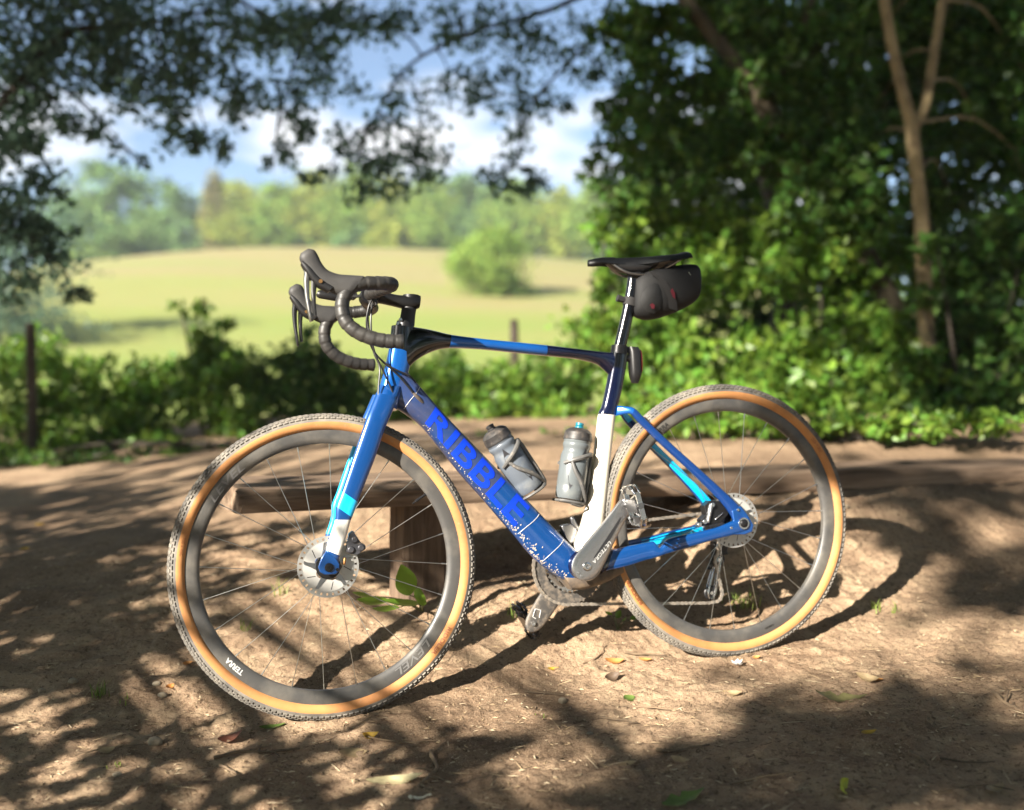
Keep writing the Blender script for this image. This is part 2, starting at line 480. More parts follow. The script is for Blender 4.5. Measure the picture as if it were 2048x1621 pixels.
def make_tree(name, label, cat, group, base, limbs, clumps, leaf_m, bark_m, size, seed, twig=0.012, droop=0.0, crown_name='crown', trunk_name='trunk', split=False, pen=2.0, keep=None):
    r = np.random.default_rng(seed)
    root = empty(name, base); tag(root, label, cat, group)
    o = np.array(base)
    tb = MB()
    pts = []
    for P, r0, r1 in limbs:
        P = np.array(P, float)
        tb.tube(P-o, np.linspace(r0, r1, len(P)), n=9, sub=5)
        pts.append(resample(P, 5))
        if split: tb.build(trunk_name, bark_m, root); tb = MB()
    allp = np.concatenate(pts)
    for x, y, z, a, b, c, n in ([] if split else clumps):
        q = np.array([x, y, z]); dd = np.linalg.norm(allp-q, axis=1)+np.where(allp[:, 2] > z+.1, pen, 0)
        s = allp[dd.argmin()]; m = (s+q)/2+np.array([0, 0, .12*np.linalg.norm(q-s)])
        tb.tube(np.array([s, m, q])-o, [twig*2.2, twig*1.4, twig*.5], n=5, sub=3)
        for e in range(4):
            v = r.normal(size=3); v /= np.linalg.norm(v)
            tb.tube(np.array([q-(q-m)*.3, q+v*np.array([a, b, c])*.8])-o, [twig*.8, twig*.25], n=4)
    if not split: tb.build(trunk_name, bark_m, root)
    P = cloud(clumps, r)
    if keep is not None: P = P[keep(P)]
    V, F = leaf_arrays(P-o, size, r, droop=droop)
    fast_mesh(crown_name, V, F, leaf_m, root)
    return root

# --- the large tree reaching in from the left
CL_LEFT = [(-2.985, 6.4, 2.867, 0.381, 0.343, 0.278, 765), (-2.665, 6.5, 2.961, 0.387, 0.348, 0.212, 680), (-2.898, 6.4, 2.508, 0.311, 0.28, 0.242, 765), (-2.927, 6.2, 2.075, 0.269, 0.242, 0.269, 680), (-2.872, 6.2, 1.697, 0.252, 0.227, 0.202, 552), (-2.933, 6.2, 1.376, 0.302, 0.271, 0.202, 510), (-2.801, 6.4, 1.518, 0.209, 0.188, 0.154, 272), (-2.678, 6.5, 1.271, 0.123, 0.111, 0.086, 76), (-2.307, 6.7, 2.968, 0.399, 0.359, 0.218, 595), (-1.955, 6.9, 3.052, 0.336, 0.302, 0.225, 527), (-2.216, 6.8, 2.717, 0.405, 0.364, 0.183, 527), (-2.554, 6.6, 2.657, 0.321, 0.289, 0.215, 442), (-1.953, 7.0, 2.743, 0.304, 0.274, 0.208, 391), (-2.347, 6.9, 2.504, 0.261, 0.235, 0.13, 221), (-2.185, 7.0, 2.377, 0.228, 0.205, 0.152, 221), (-2.016, 7.1, 2.274, 0.171, 0.154, 0.107, 110), (-2.711, 6.6, 2.318, 0.249, 0.224, 0.106, 195), (-1.781, 7.1, 2.557, 0.231, 0.208, 0.191, 255), (-1.652, 7.2, 3.104, 0.313, 0.282, 0.235, 425), (-2.752, 6.4, 1.909, 0.154, 0.139, 0.085, 85), (-2.431, 6.9, 2.149, 0.104, 0.094, 0.059, 34), (-2.544, 6.9, 2.23, 0.075, 0.067, 0.052, 20), (-3.529, 6.4, 2.568, 0.623, 0.56, 0.556, 1275), (-3.627, 6.4, 1.759, 0.52, 0.468, 0.45, 935)]
make_tree('broadleaf_tree', 'dark leafy tree reaching in from the left edge against blue sky', 'tree', None,
          (-4.6, 6.2, float(zg(-4.6, 6.2))), [([(-4.233, 6.2, 0.2357), (-4.1918, 6.2, 1.2015), (-3.9477, 6.2, 2.0748), (-3.7371, 6.3, 2.8037), (-3.5167, 6.4, 3.7602)], .2, .09),
          ([(-3.9477, 6.2, 2.0748), (-3.3288, 6.3, 2.2148), (-3.0014, 6.3, 2.3916), (-2.8363, 6.4, 2.6876), (-2.6659, 6.5, 2.8703), (-2.3389, 6.7, 2.9684), (-1.9548, 6.9, 3.1327)],   .05, .010),
          ([(-3.7371, 6.3, 2.8037), (-3.1331, 6.4, 3.1055), (-2.588, 6.7, 3.3119), (-1.9496, 7.0, 3.2985), (-1.6347, 7.2, 3.1714)], .045, .010),
          ([(-3.9477, 6.2, 2.0748), (-3.3391, 6.2, 1.6967), (-2.9315, 6.2, 1.5801), (-2.756, 6.4, 1.4582)], .03, .008)],
          CL_LEFT, M_LEAF_SHADE_TINT, M_BARK_DARK, .058, 11, twig=.005, pen=0)

# --- boughs hanging over the middle
CL_MID = [(-1.476, 7.6, 3.238, 0.348, 0.313, 0.266, 442), (-1.137, 7.6, 3.309, 0.37, 0.333, 0.205, 408), (-1.334, 7.6, 2.954, 0.33, 0.297, 0.248, 365), (-1.56, 7.4, 2.774, 0.199, 0.179, 0.178, 170), (-1.614, 7.4, 2.497, 0.161, 0.16, 0.178, 127), (-1.406, 7.5, 2.486, 0.181, 0.163, 0.181, 127), (-1.104, 7.6, 2.385, 0.266, 0.239, 0.183, 221), (-0.943, 7.6, 2.599, 0.165, 0.149, 0.165, 93), (-0.845, 7.7, 3.289, 0.207, 0.226, 0.251, 221), (-0.683, 7.7, 2.804, 0.269, 0.242, 0.185, 187), (-0.702, 7.7, 2.498, 0.251, 0.226, 0.185, 204), (-0.956, 7.7, 2.209, 0.313, 0.282, 0.145, 221), (-0.576, 7.7, 2.263, 0.251, 0.226, 0.145, 187), (-0.398, 7.8, 3.341, 0.317, 0.285, 0.254, 357), (-0.051, 7.9, 3.338, 0.299, 0.269, 0.257, 280), (-0.088, 7.9, 2.951, 0.257, 0.232, 0.213, 221), (0.041, 7.9, 2.637, 0.19, 0.249, 0.276, 221), (-0.089, 7.9, 2.322, 0.235, 0.212, 0.127, 144), (0.227, 7.9, 2.192, 0.235, 0.212, 0.104, 127), (0.286, 8.0, 3.222, 0.348, 0.313, 0.302, 255), (0.662, 8.0, 3.297, 0.348, 0.313, 0.302, 357), (0.324, 8.0, 2.773, 0.174, 0.173, 0.193, 102), (0.531, 8.0, 2.96, 0.151, 0.156, 0.174, 59), (-1.158, 7.6, 2.1, 0.248, 0.223, 0.09, 102), (-1.667, 7.4, 2.237, 0.161, 0.145, 0.098, 68), (-1.319, 7.5, 2.205, 0.181, 0.163, 0.081, 68), (0.813, 8.0, 2.886, 0.151, 0.235, 0.261, 102), (-0.454, 7.8, 2.977, 0.169, 0.153, 0.147, 68), (-0.145, 7.9, 2.118, 0.172, 0.154, 0.075, 59)]
make_tree('overhanging_tree', 'thin boughs with loose leaves hanging over the middle of the view', 'tree', None,
          (2.3, 9.0, float(zg(2.3, 9.0))), [([(2.2789, 9.0, 0.4516), (2.3153, 9.0, 1.8512), (1.9691, 8.8, 3.0631), (1.5792, 8.5, 4.0136), (1.19, 8.3, 4.7072)], .13, .07),
          ([(1.5792, 8.5, 4.0136), (0.8315, 8.2, 3.8203), (0.2861, 8.0, 3.5206), (-0.2366, 7.9, 3.338), (-0.7371, 7.7, 3.0197), (-1.0142, 7.6, 2.5632)], .03, .008),
          ([(1.19, 8.3, 4.7072), (-0.0879, 7.9, 4.0371), (-0.9525, 7.7, 3.6302), (-1.4404, 7.6, 3.238), (-1.6132, 7.4, 2.618)], .03, .008),
          ([(0.8315, 8.2, 3.8203), (0.5866, 8.0, 3.2966), (0.1714, 7.9, 2.8214), (0.0228, 7.9, 2.3407)], .02, .006)],
          CL_MID, M_LEAF_SHADE_TINT, M_BARK_DARK, .06, 12, droop=.4, twig=.005, pen=0)

# --- the leaning tree and the forked tree on the right
CL_LEAN = [(0.9, 7.2, 3.104, 0.272, 0.245, 0.238, 560), (0.968, 7.2, 2.7, 0.238, 0.245, 0.272, 560), (1.271, 7.2, 3.171, 0.238, 0.214, 0.17, 420), (1.374, 7.2, 2.666, 0.255, 0.245, 0.272, 620), (1.07, 7.2, 2.33, 0.204, 0.184, 0.187, 420), (1.711, 7.2, 3.103, 0.306, 0.275, 0.238, 700), (1.712, 7.2, 2.7, 0.272, 0.245, 0.204, 560), (1.409, 7.2, 2.228, 0.272, 0.245, 0.187, 520), (1.757, 7.1, 2.273, 0.268, 0.241, 0.201, 600), (1.003, 7.2, 2.06, 0.255, 0.23, 0.119, 330), (2.054, 7.1, 2.871, 0.302, 0.272, 0.302, 900), (2.124, 7.1, 2.373, 0.302, 0.272, 0.268, 800), (1.972, 6.8, 1.888, 0.257, 0.231, 0.225, 600), (2.292, 6.8, 1.824, 0.225, 0.202, 0.225, 500), (2.163, 6.8, 2.079, 0.225, 0.202, 0.193, 400), (0.691, 7.3, 2.318, 0.19, 0.171, 0.172, 130), (0.648, 7.4, 1.993, 0.175, 0.157, 0.14, 120), (0.752, 7.4, 2.687, 0.175, 0.157, 0.175, 150), (0.551, 7.5, 2.187, 0.142, 0.128, 0.106, 60)]
make_tree('leaning_tree', 'slim pale trunk leaning up to the left among dark leaves above the saddle bag', 'tree', None,
          (3.0, 7.1, float(zg(3.0, 7.1))), [([(2.9386, 7.1, 0.4356), (2.4632, 7.1, 1.4067), (1.9911, 7.1, 2.1735), (1.689, 7.1, 2.5558), (1.3873, 7.1, 2.9706), (1.1532, 7.1, 3.2687), (0.8858, 7.1, 3.7314)], .075, .045),
          ([(1.689, 7.1, 2.5558), (1.9202, 7.1, 3.0698), (2.1174, 7.1, 3.599)], .04, .02)],
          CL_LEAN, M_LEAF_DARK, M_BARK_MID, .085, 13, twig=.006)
CL_FORK = [(2.522, 7.3, 3.137, 0.345, 0.31, 0.31, 1000), (3.043, 7.4, 3.17, 0.385, 0.346, 0.315, 1100), (3.449, 7.3, 2.966, 0.345, 0.372, 0.414, 1100), (2.456, 7.5, 2.257, 0.319, 0.287, 0.248, 800), (3.301, 7.5, 2.502, 0.354, 0.351, 0.39, 1100), (3.558, 7.3, 2.215, 0.276, 0.372, 0.414, 900), (3.175, 7.7, 2.082, 0.327, 0.295, 0.218, 700), (2.699, 7.8, 2.757, 0.332, 0.298, 0.295, 800), (3.065, 7.9, 3.116, 0.336, 0.369, 0.41, 900), (2.315, 7.3, 3.545, 0.448, 0.403, 0.276, 900), (3.17, 7.3, 3.613, 0.517, 0.466, 0.31, 900)]
make_tree('forked_tree', 'tall pale trunk forking into two stems on the right', 'tree', None,
          (2.56, 6.5, float(zg(2.56, 6.5))), [([(2.5623, 6.5, 0.3039), (2.5429, 6.5, 0.9179), (2.5247, 6.5, 1.3465), (2.5037, 6.5, 1.7436), (2.4583, 6.5, 2.1398), (2.4389, 6.5, 2.2919), (2.37, 6.5, 2.5655), (2.3073, 6.5, 2.8387), (2.25, 6.5, 3.2325), (2.1788, 6.5, 3.9574)], .052, .029),
          ([(2.4453, 6.5, 2.2463), (2.5237, 6.5, 2.4136), (2.5707, 6.5, 2.6869), (2.6262, 6.5, 3.0508), (2.6845, 6.5, 3.4139), (2.7563, 6.5, 4.0175)], .035, .022)],
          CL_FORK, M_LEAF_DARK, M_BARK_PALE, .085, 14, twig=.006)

# --- woodland behind them, then the shrubs in front
CL_WOOD = [(1.429, 11.0, 2.986, 0.624, 0.561, 0.572, 700), (2.359, 11.0, 3.398, 0.779, 0.701, 0.727, 1000), (3.495, 11.0, 3.655, 0.935, 0.842, 0.935, 1300), (4.787, 11.0, 3.654, 0.935, 0.842, 0.935, 1300), (1.535, 11.0, 2.005, 0.572, 0.514, 0.52, 700), (2.467, 11.0, 2.108, 0.727, 0.655, 0.624, 900), (3.504, 11.0, 2.108, 0.779, 0.701, 0.675, 1000), (4.539, 11.0, 2.211, 0.779, 0.701, 0.727, 1000), (5.473, 11.0, 2.107, 0.572, 0.655, 0.727, 800), (1.516, 10.5, 1.155, 0.496, 0.446, 0.446, 500), (2.457, 10.5, 1.154, 0.645, 0.58, 0.446, 700), (3.448, 10.5, 1.154, 0.694, 0.625, 0.446, 700), (4.489, 10.5, 1.154, 0.694, 0.625, 0.446, 700), (5.331, 10.5, 1.154, 0.546, 0.491, 0.446, 500), (5.411, 10.5, 3.274, 0.546, 0.714, 0.794, 800), (2.462, 11.5, 4.542, 0.815, 0.733, 0.598, 800), (3.919, 11.5, 4.756, 0.923, 0.831, 0.598, 900), (5.267, 11.5, 4.863, 0.923, 0.831, 0.598, 900)]
make_tree('background_tree', 'dense dark woodland tree filling the gaps behind the forked trunk', 'tree', None,
          (4.4, 11.0, float(zg(4.4, 11.0))-.3), [([(4.3973, 11.0, 0.241), (4.3327, 11.0, 2.1076), (4.2154, 11.0, 4.1685), (3.996, 11.0, 6.2157)], .2, .1),
          ([(4.3348, 11.0, 1.7973), (3.2423, 11.0, 2.5212), (2.4638, 11.0, 2.9857), (1.8424, 11.0, 3.1404)], .08, .03), ([(4.3334, 11.0, 2.0042), (4.9517, 11.0, 2.4691), (5.5191, 11.0, 2.727)], .08, .03)],
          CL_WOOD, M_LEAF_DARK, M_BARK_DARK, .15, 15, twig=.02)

def bush(label, group, px_base, clumps, leaf_m, size, seed, name='bush', cat='bush', droop=0.0):
    cl = np.array([c[:3] for c in clumps]); b = cl.mean(0)
    base = (float(b[0]), float(b[1]), float(min(cl[:, 2].min(), zg(b[0], b[1])+.05)))
    base = (base[0], base[1], float(zg(base[0], base[1])) if base[1] < 9.4 else base[2])
    limbs = []
    for c in clumps:
        q = np.array(c[:3]); s = np.array(base)+np.array([(q[0]-base[0])*.35, (q[1]-base[1])*.35, 0.0])
        limbs.append((np.array([s, (s+q)/2+np.array([0, 0, .05]), q]), .016, .005))
    return make_tree(name, label, cat, group, base, limbs, clumps, leaf_m, M_BARK_DARK, size, seed, twig=.004, crown_name='foliage', trunk_name='stem', droop=droop, split=True)

bush('bright green hazel shrub right behind the saddle bag', 'shrubs along the right of the path', None,
     [(0.952, 7.6, 1.921, 0.287, 0.258, 0.215, 420), (1.258, 7.5, 1.87, 0.319, 0.287, 0.248, 560), (0.87, 7.5, 1.588, 0.213, 0.191, 0.213, 320), (1.312, 7.4, 1.437, 0.315, 0.283, 0.28, 600), (1.019, 7.3, 1.221, 0.276, 0.248, 0.207, 460), (1.597, 7.6, 1.779, 0.287, 0.258, 0.251, 500), (0.657, 7.7, 1.757, 0.164, 0.147, 0.164, 110), (0.603, 7.7, 1.431, 0.164, 0.147, 0.145, 110), (0.721, 7.6, 1.171, 0.179, 0.162, 0.144, 150)], M_LEAF, .085, 21)
bush('low sunlit shrub above the top of the rear wheel', 'shrubs along the right of the path', None,
     [(0.813, 7.0, 0.936, 0.231, 0.208, 0.198, 420), (1.062, 6.9, 0.932, 0.261, 0.235, 0.196, 520), (0.822, 6.8, 0.672, 0.225, 0.202, 0.161, 420), (1.095, 6.7, 0.641, 0.253, 0.228, 0.158, 460), (1.355, 6.9, 0.802, 0.228, 0.205, 0.196, 420), (0.684, 6.7, 0.514, 0.158, 0.142, 0.095, 200), (1.016, 6.6, 0.486, 0.218, 0.196, 0.078, 240)], M_LEAF, .075, 22)
bush('broad leafy shrub with sunlit top left of the forked trunk', 'shrubs along the right of the path', None,
     [(1.868, 7.4, 1.785, 0.315, 0.283, 0.245, 560), (2.256, 7.3, 1.736, 0.31, 0.279, 0.207, 560), (1.879, 7.3, 1.393, 0.31, 0.279, 0.241, 560), (2.295, 7.2, 1.349, 0.34, 0.306, 0.238, 640), (2.061, 7.1, 1.54, 0.335, 0.302, 0.101, 420), (2.531, 7.3, 1.633, 0.241, 0.217, 0.207, 420)], M_LEAF, .09, 23)
bush('shrub with fresh green leaves at the foot of the forked trunk', 'shrubs along the right of the path', None,
     [(1.72, 6.8, 0.928, 0.289, 0.26, 0.193, 560), (2.074, 6.7, 0.925, 0.285, 0.256, 0.19, 560), (1.671, 6.6, 0.641, 0.281, 0.253, 0.156, 520), (2.014, 6.5, 0.611, 0.276, 0.249, 0.154, 520), (2.32, 6.5, 0.734, 0.246, 0.221, 0.184, 520), (2.422, 6.7, 0.956, 0.222, 0.199, 0.19, 440), (1.4, 6.5, 0.55, 0.184, 0.166, 0.123, 260), (1.802, 6.4, 0.461, 0.242, 0.218, 0.076, 220)], M_LEAF, .08, 24)
bush('dark shrub at the right edge beyond the path', 'shrubs along the right of the path', None,
     [(2.989, 7.0, 1.397, 0.298, 0.268, 0.298, 640), (3.303, 6.9, 1.516, 0.293, 0.323, 0.359, 740), (2.939, 6.8, 0.96, 0.289, 0.26, 0.257, 600), (3.244, 6.7, 0.956, 0.253, 0.228, 0.253, 560), (2.648, 6.4, 0.612, 0.272, 0.245, 0.151, 480), (2.964, 6.3, 0.614, 0.268, 0.241, 0.164, 520), (2.742, 6.2, 0.468, 0.264, 0.237, 0.088, 300), (2.488, 6.3, 0.495, 0.208, 0.187, 0.119, 260), (3.515, 6.8, 1.12, 0.289, 0.347, 0.385, 700), (2.418, 6.3, 1.208, 0.101, 0.118, 0.131, 60), (2.517, 6.3, 1.563, 0.089, 0.107, 0.119, 46), (2.456, 6.3, 0.822, 0.149, 0.134, 0.119, 90)], M_LEAF_DARK, .085, 25)

bush('low ground plants along the back edge of the path right of the seat tube', 'shrubs along the right of the path', None,
     [(0.666, 5.3, 0.472, 0.175, 0.158, 0.04, 200), (0.924, 5.2, 0.486, 0.172, 0.155, 0.039, 200), (1.147, 5.1, 0.495, 0.169, 0.152, 0.043, 220), (1.337, 5.0, 0.498, 0.165, 0.149, 0.047, 240), (1.534, 4.95, 0.51, 0.164, 0.147, 0.051, 260), (1.727, 4.9, 0.512, 0.162, 0.146, 0.051, 260), (1.935, 4.9, 0.511, 0.162, 0.146, 0.051, 260), (2.167, 4.9, 0.525, 0.185, 0.167, 0.056, 300)], M_LEAF, .05, 26)
HEDGE = 'brambles along the left of the path'
bush('bramble clump around the left fence post', HEDGE, None, [(-3.886, 8.2, 0.823, 0.31, 0.279, 0.194, 380), (-3.529, 8.0, 0.593, 0.34, 0.306, 0.227, 460), (-3.7, 7.8, 0.412, 0.332, 0.298, 0.221, 460), (-3.581, 8.3, 0.864, 0.196, 0.176, 0.137, 160), (-3.211, 7.6, 0.311, 0.323, 0.291, 0.162, 360), (-4.209, 8.0, 0.594, 0.34, 0.306, 0.34, 600), (-3.821, 8.4, 0.985, 0.278, 0.25, 0.159, 240), (-3.343, 8.1, 0.63, 0.268, 0.241, 0.23, 420)], M_LEAF, .07, 31, 'bramble_bush')
bush('low dark bramble with pale tips between the left fence post and the tall sprigs', HEDGE, None, [(-3.113, 8.2, 0.668, 0.31, 0.279, 0.194, 400), (-2.774, 8.0, 0.442, 0.34, 0.306, 0.227, 480), (-3.037, 7.8, 0.338, 0.332, 0.298, 0.184, 420), (-2.837, 8.3, 0.746, 0.274, 0.247, 0.157, 260), (-2.493, 7.6, 0.239, 0.287, 0.258, 0.108, 260), (-3.034, 8.3, 0.55, 0.353, 0.318, 0.235, 520), (-2.641, 8.3, 0.707, 0.235, 0.212, 0.235, 360), (-3.346, 8.4, 0.866, 0.198, 0.179, 0.119, 120)], M_LEAF, .07, 32, 'bramble_bush')
bush('bramble with tall sprigs standing out against the meadow', HEDGE, None, [(-2.414, 8.2, 0.978, 0.213, 0.192, 0.194, 260), (-2.432, 8.2, 1.229, 0.108, 0.098, 0.108, 60), (-2.259, 8.2, 1.171, 0.116, 0.105, 0.077, 40), (-2.282, 8.0, 0.669, 0.34, 0.306, 0.227, 520), (-2.005, 7.8, 0.411, 0.332, 0.298, 0.221, 500), (-2.156, 8.1, 0.859, 0.191, 0.172, 0.153, 180), (-2.567, 8.2, 1.306, 0.077, 0.07, 0.058, 24), (-2.327, 8.3, 0.824, 0.314, 0.282, 0.274, 520), (-2.029, 8.2, 0.591, 0.271, 0.244, 0.271, 460)], M_LEAF, .07, 33, 'bramble_bush')
bush('dark rounded bramble under the handlebar', HEDGE, None, [(-1.757, 8.2, 0.784, 0.271, 0.244, 0.232, 400), (-1.486, 8.2, 0.861, 0.232, 0.209, 0.174, 280), (-1.564, 8.0, 0.517, 0.34, 0.306, 0.265, 560), (-1.278, 8.1, 0.592, 0.306, 0.275, 0.268, 480), (-1.689, 7.7, 0.306, 0.327, 0.295, 0.164, 380), (-1.179, 7.7, 0.306, 0.291, 0.262, 0.145, 320), (-1.662, 8.3, 0.707, 0.353, 0.318, 0.235, 520), (-1.348, 8.3, 0.746, 0.314, 0.282, 0.274, 480), (-1.1, 8.2, 0.474, 0.232, 0.244, 0.271, 400), (-1.601, 8.4, 0.984, 0.238, 0.214, 0.159, 200)], M_LEAF_DARK, .07, 34, 'bramble_bush')
bush('bramble framed by the blue down tube and the bottle cap', HEDGE, None, [(-0.751, 8.2, 0.59, 0.31, 0.279, 0.232, 420), (-0.48, 8.2, 0.706, 0.271, 0.244, 0.194, 340), (-0.544, 8.0, 0.442, 0.34, 0.306, 0.208, 440), (-0.242, 8.0, 0.593, 0.227, 0.204, 0.227, 320), (-0.826, 7.8, 0.337, 0.258, 0.232, 0.129, 260), (-0.69, 8.4, 0.707, 0.357, 0.321, 0.278, 560), (-0.29, 8.3, 0.628, 0.314, 0.282, 0.274, 480), (-0.492, 8.4, 0.905, 0.238, 0.214, 0.119, 160)], M_LEAF, .07, 35, 'bramble_bush')
bush('bramble beside the post behind the seat tube', HEDGE, None, [(-0.015, 7.8, 0.485, 0.295, 0.265, 0.166, 360), (0.284, 7.9, 0.631, 0.299, 0.269, 0.224, 420), (0.545, 7.9, 0.817, 0.261, 0.235, 0.224, 360), (0.488, 7.6, 0.49, 0.287, 0.258, 0.179, 380), (0.664, 8.0, 1.121, 0.189, 0.17, 0.189, 220), (0.252, 8.1, 0.897, 0.153, 0.138, 0.153, 120), (0.139, 8.2, 0.59, 0.349, 0.314, 0.232, 500), (0.41, 8.2, 0.667, 0.349, 0.314, 0.271, 560), (-0.055, 8.3, 0.706, 0.235, 0.212, 0.196, 300), (0.604, 8.2, 1.054, 0.232, 0.209, 0.232, 360)], M_LEAF, .07, 36, 'bramble_bush')

bush('low fringe of weeds where the left hedge meets the path', HEDGE, None, [(-3.21, 6.9, 0.223, 0.293, 0.264, 0.065, 240), (-2.778, 6.8, 0.216, 0.257, 0.231, 0.058, 220), (-2.392, 6.8, 0.229, 0.257, 0.231, 0.064, 220), (-2.006, 6.8, 0.248, 0.257, 0.231, 0.064, 220), (-1.596, 6.7, 0.268, 0.253, 0.228, 0.063, 220), (-1.198, 6.6, 0.286, 0.249, 0.224, 0.056, 220), (-0.811, 6.5, 0.311, 0.215, 0.193, 0.055, 200), (-0.466, 6.4, 0.335, 0.212, 0.19, 0.048, 180), (-0.129, 6.2, 0.358, 0.205, 0.185, 0.047, 180), (0.187, 6.0, 0.386, 0.198, 0.179, 0.04, 180)], M_LEAF_DARK, .055, 37, 'bramble_bush')

# --- the meadow's lone tree and the line of trees on the crest
def far_tree(label, px, depth_y, top, wd, ht, leaf_m, seed, name='meadow_tree', n=2600, size=.42, group='trees on the far side of the meadow', lobes=13):
    r = np.random.default_rng(seed)
    base = (px, depth_y, float(zm(px, depth_y))-.3)
    H = ht; R = wd/2
    cl = []
    for i in range(lobes):
        a = i*2.4+r.uniform(0, .6); rr = R*r.uniform(.3, .66); zz = H*(.14+.7*((i*.618) % 1))
        k = 1-abs(zz/H-.5)*.7
        cl.append((base[0]+math.cos(a)*rr*k, base[1]+math.sin(a)*rr*k, base[2]+zz, R*r.uniform(.36, .52), R*r.uniform(.36, .52), H*r.uniform(.14, .2), n//lobes))
    cl.append((base[0], base[1], base[2]+H*.48, R*.8, R*.8, H*.46, n//3))
    cl.append((base[0]+R*r.uniform(-.2, .2), base[1], base[2]+H*.88, R*.35, R*.35, H*.12, n//8))
    b = np.array(base)
    return make_tree(name, label, 'tree', group, base, [(np.array([b, b+np.array([.1, 0, H*.3]), b+np.array([-.1, .1, H*.75])]), .22, .08)],
                     cl, leaf_m, M_BARK_DARK, size, seed, twig=.05)
far_tree('lone round tree standing in the middle of the meadow', -1.45, 66, None, 6.6, 4.4, M_FAR_A, 40, n=9000, size=.25, group=None)
ROW = [  # x, y, width, height, material, label
    (-42.5, 112, 12.5, 10.5, 'C', 'large bluish green tree at the left end of the tree line'),
    (-44.5, 140, 9, 12.0, 'C', 'blue green tree beside the large one at the left of the tree line'),
    (-38.6, 137, 3.2, 12.0, 'D', 'narrow brownish tree with a bare top among the far trees'),
    (-35.5, 138, 8.5, 10.5, 'B', 'yellow green tree right of the narrow brownish tree'),
    (-30.5, 137, 8, 10.2, 'A', 'second tree right of the narrow brownish tree in the far row'),
    (-25.7, 138, 9, 11.5, 'B', 'tall olive tree of the far row behind the brake hood'),
    (-20.8, 137, 9, 11.8, 'A', 'tall green tree of the far row just above the near brake hood'),
    (-16.0, 138, 8.5, 11.0, 'B', 'olive tree of the far row right above the handlebar corner'),
    (-10.8, 137, 9, 10.6, 'A', 'green tree of the far row above the stem'),
    (-5.0, 138, 9.5, 11.2, 'C', 'bluish tree of the far row left of the lone meadow tree'),
    (0.5, 137, 9, 11.0, 'A', 'green tree of the far row behind the lone meadow tree'),
    (5.3, 138, 8, 10.4, 'B', 'olive tree of the far row above the top tube'),
    (10.2, 137, 8.5, 11.5, 'A', 'tree of the far row left of the saddle nose'),
    (15.5, 138, 9, 11.0, 'C', 'last tree of the far row before the dark shrubs'),
    (-53.5, 139, 9.5, 10.5, 'A', 'far tree half hidden behind the leaves at the left edge'),
    (-16.0, 131, 6, 3.6, 'B', 'low yellow green bush on the crest in front of the far trees'),
    (-19.8, 133, 6, 4.0, 'C', 'low dark bush on the crest left of the yellow green one'),
]
FM = {'A': M_FAR_A, 'B': M_FAR_B, 'C': M_FAR_C, 'D': M_FAR_D}
for i, (x, y, w, h, k, lab) in enumerate(ROW):
    far_tree(lab, x, y, None, w*(1.3 if w > 6 else 1), h*1.04, FM[k], 50+i, name='far_tree' if h > 5 else 'far_bush', n=4200 if h > 5 else 1200, size=.55)
far_tree('tree with shade tinted bluish leaves beyond the hedge shading the left of the meadow', -22.0, 45, None, 10.5, 6.6, M_LEAF_SHADE_TINT, 80, name='meadow_edge_tree', n=3600, size=.26, group=None)  # stands in full sun; the darker leaf colour supplies its shade
rr_ = np.random.default_rng(90); wd_cl = []
for x in np.arange(-95, 60, 4.2):
    y = 149+rr_.uniform(-3, 3); h = rr_.uniform(8.5, 12); z = float(zm(x, y))
    for k in range(4): wd_cl.append((x+rr_.uniform(-2, 2), y, z+h*(.15+.22*k), rr_.uniform(2.6, 4.0), 2.5, h*.17, 330))
Vw, Fw_ = leaf_arrays(cloud(wd_cl, rr_), .75, rr_)
fw = fast_mesh('far_wood', Vw, Fw_, M_FAR_A); tag(fw, kind='stuff')


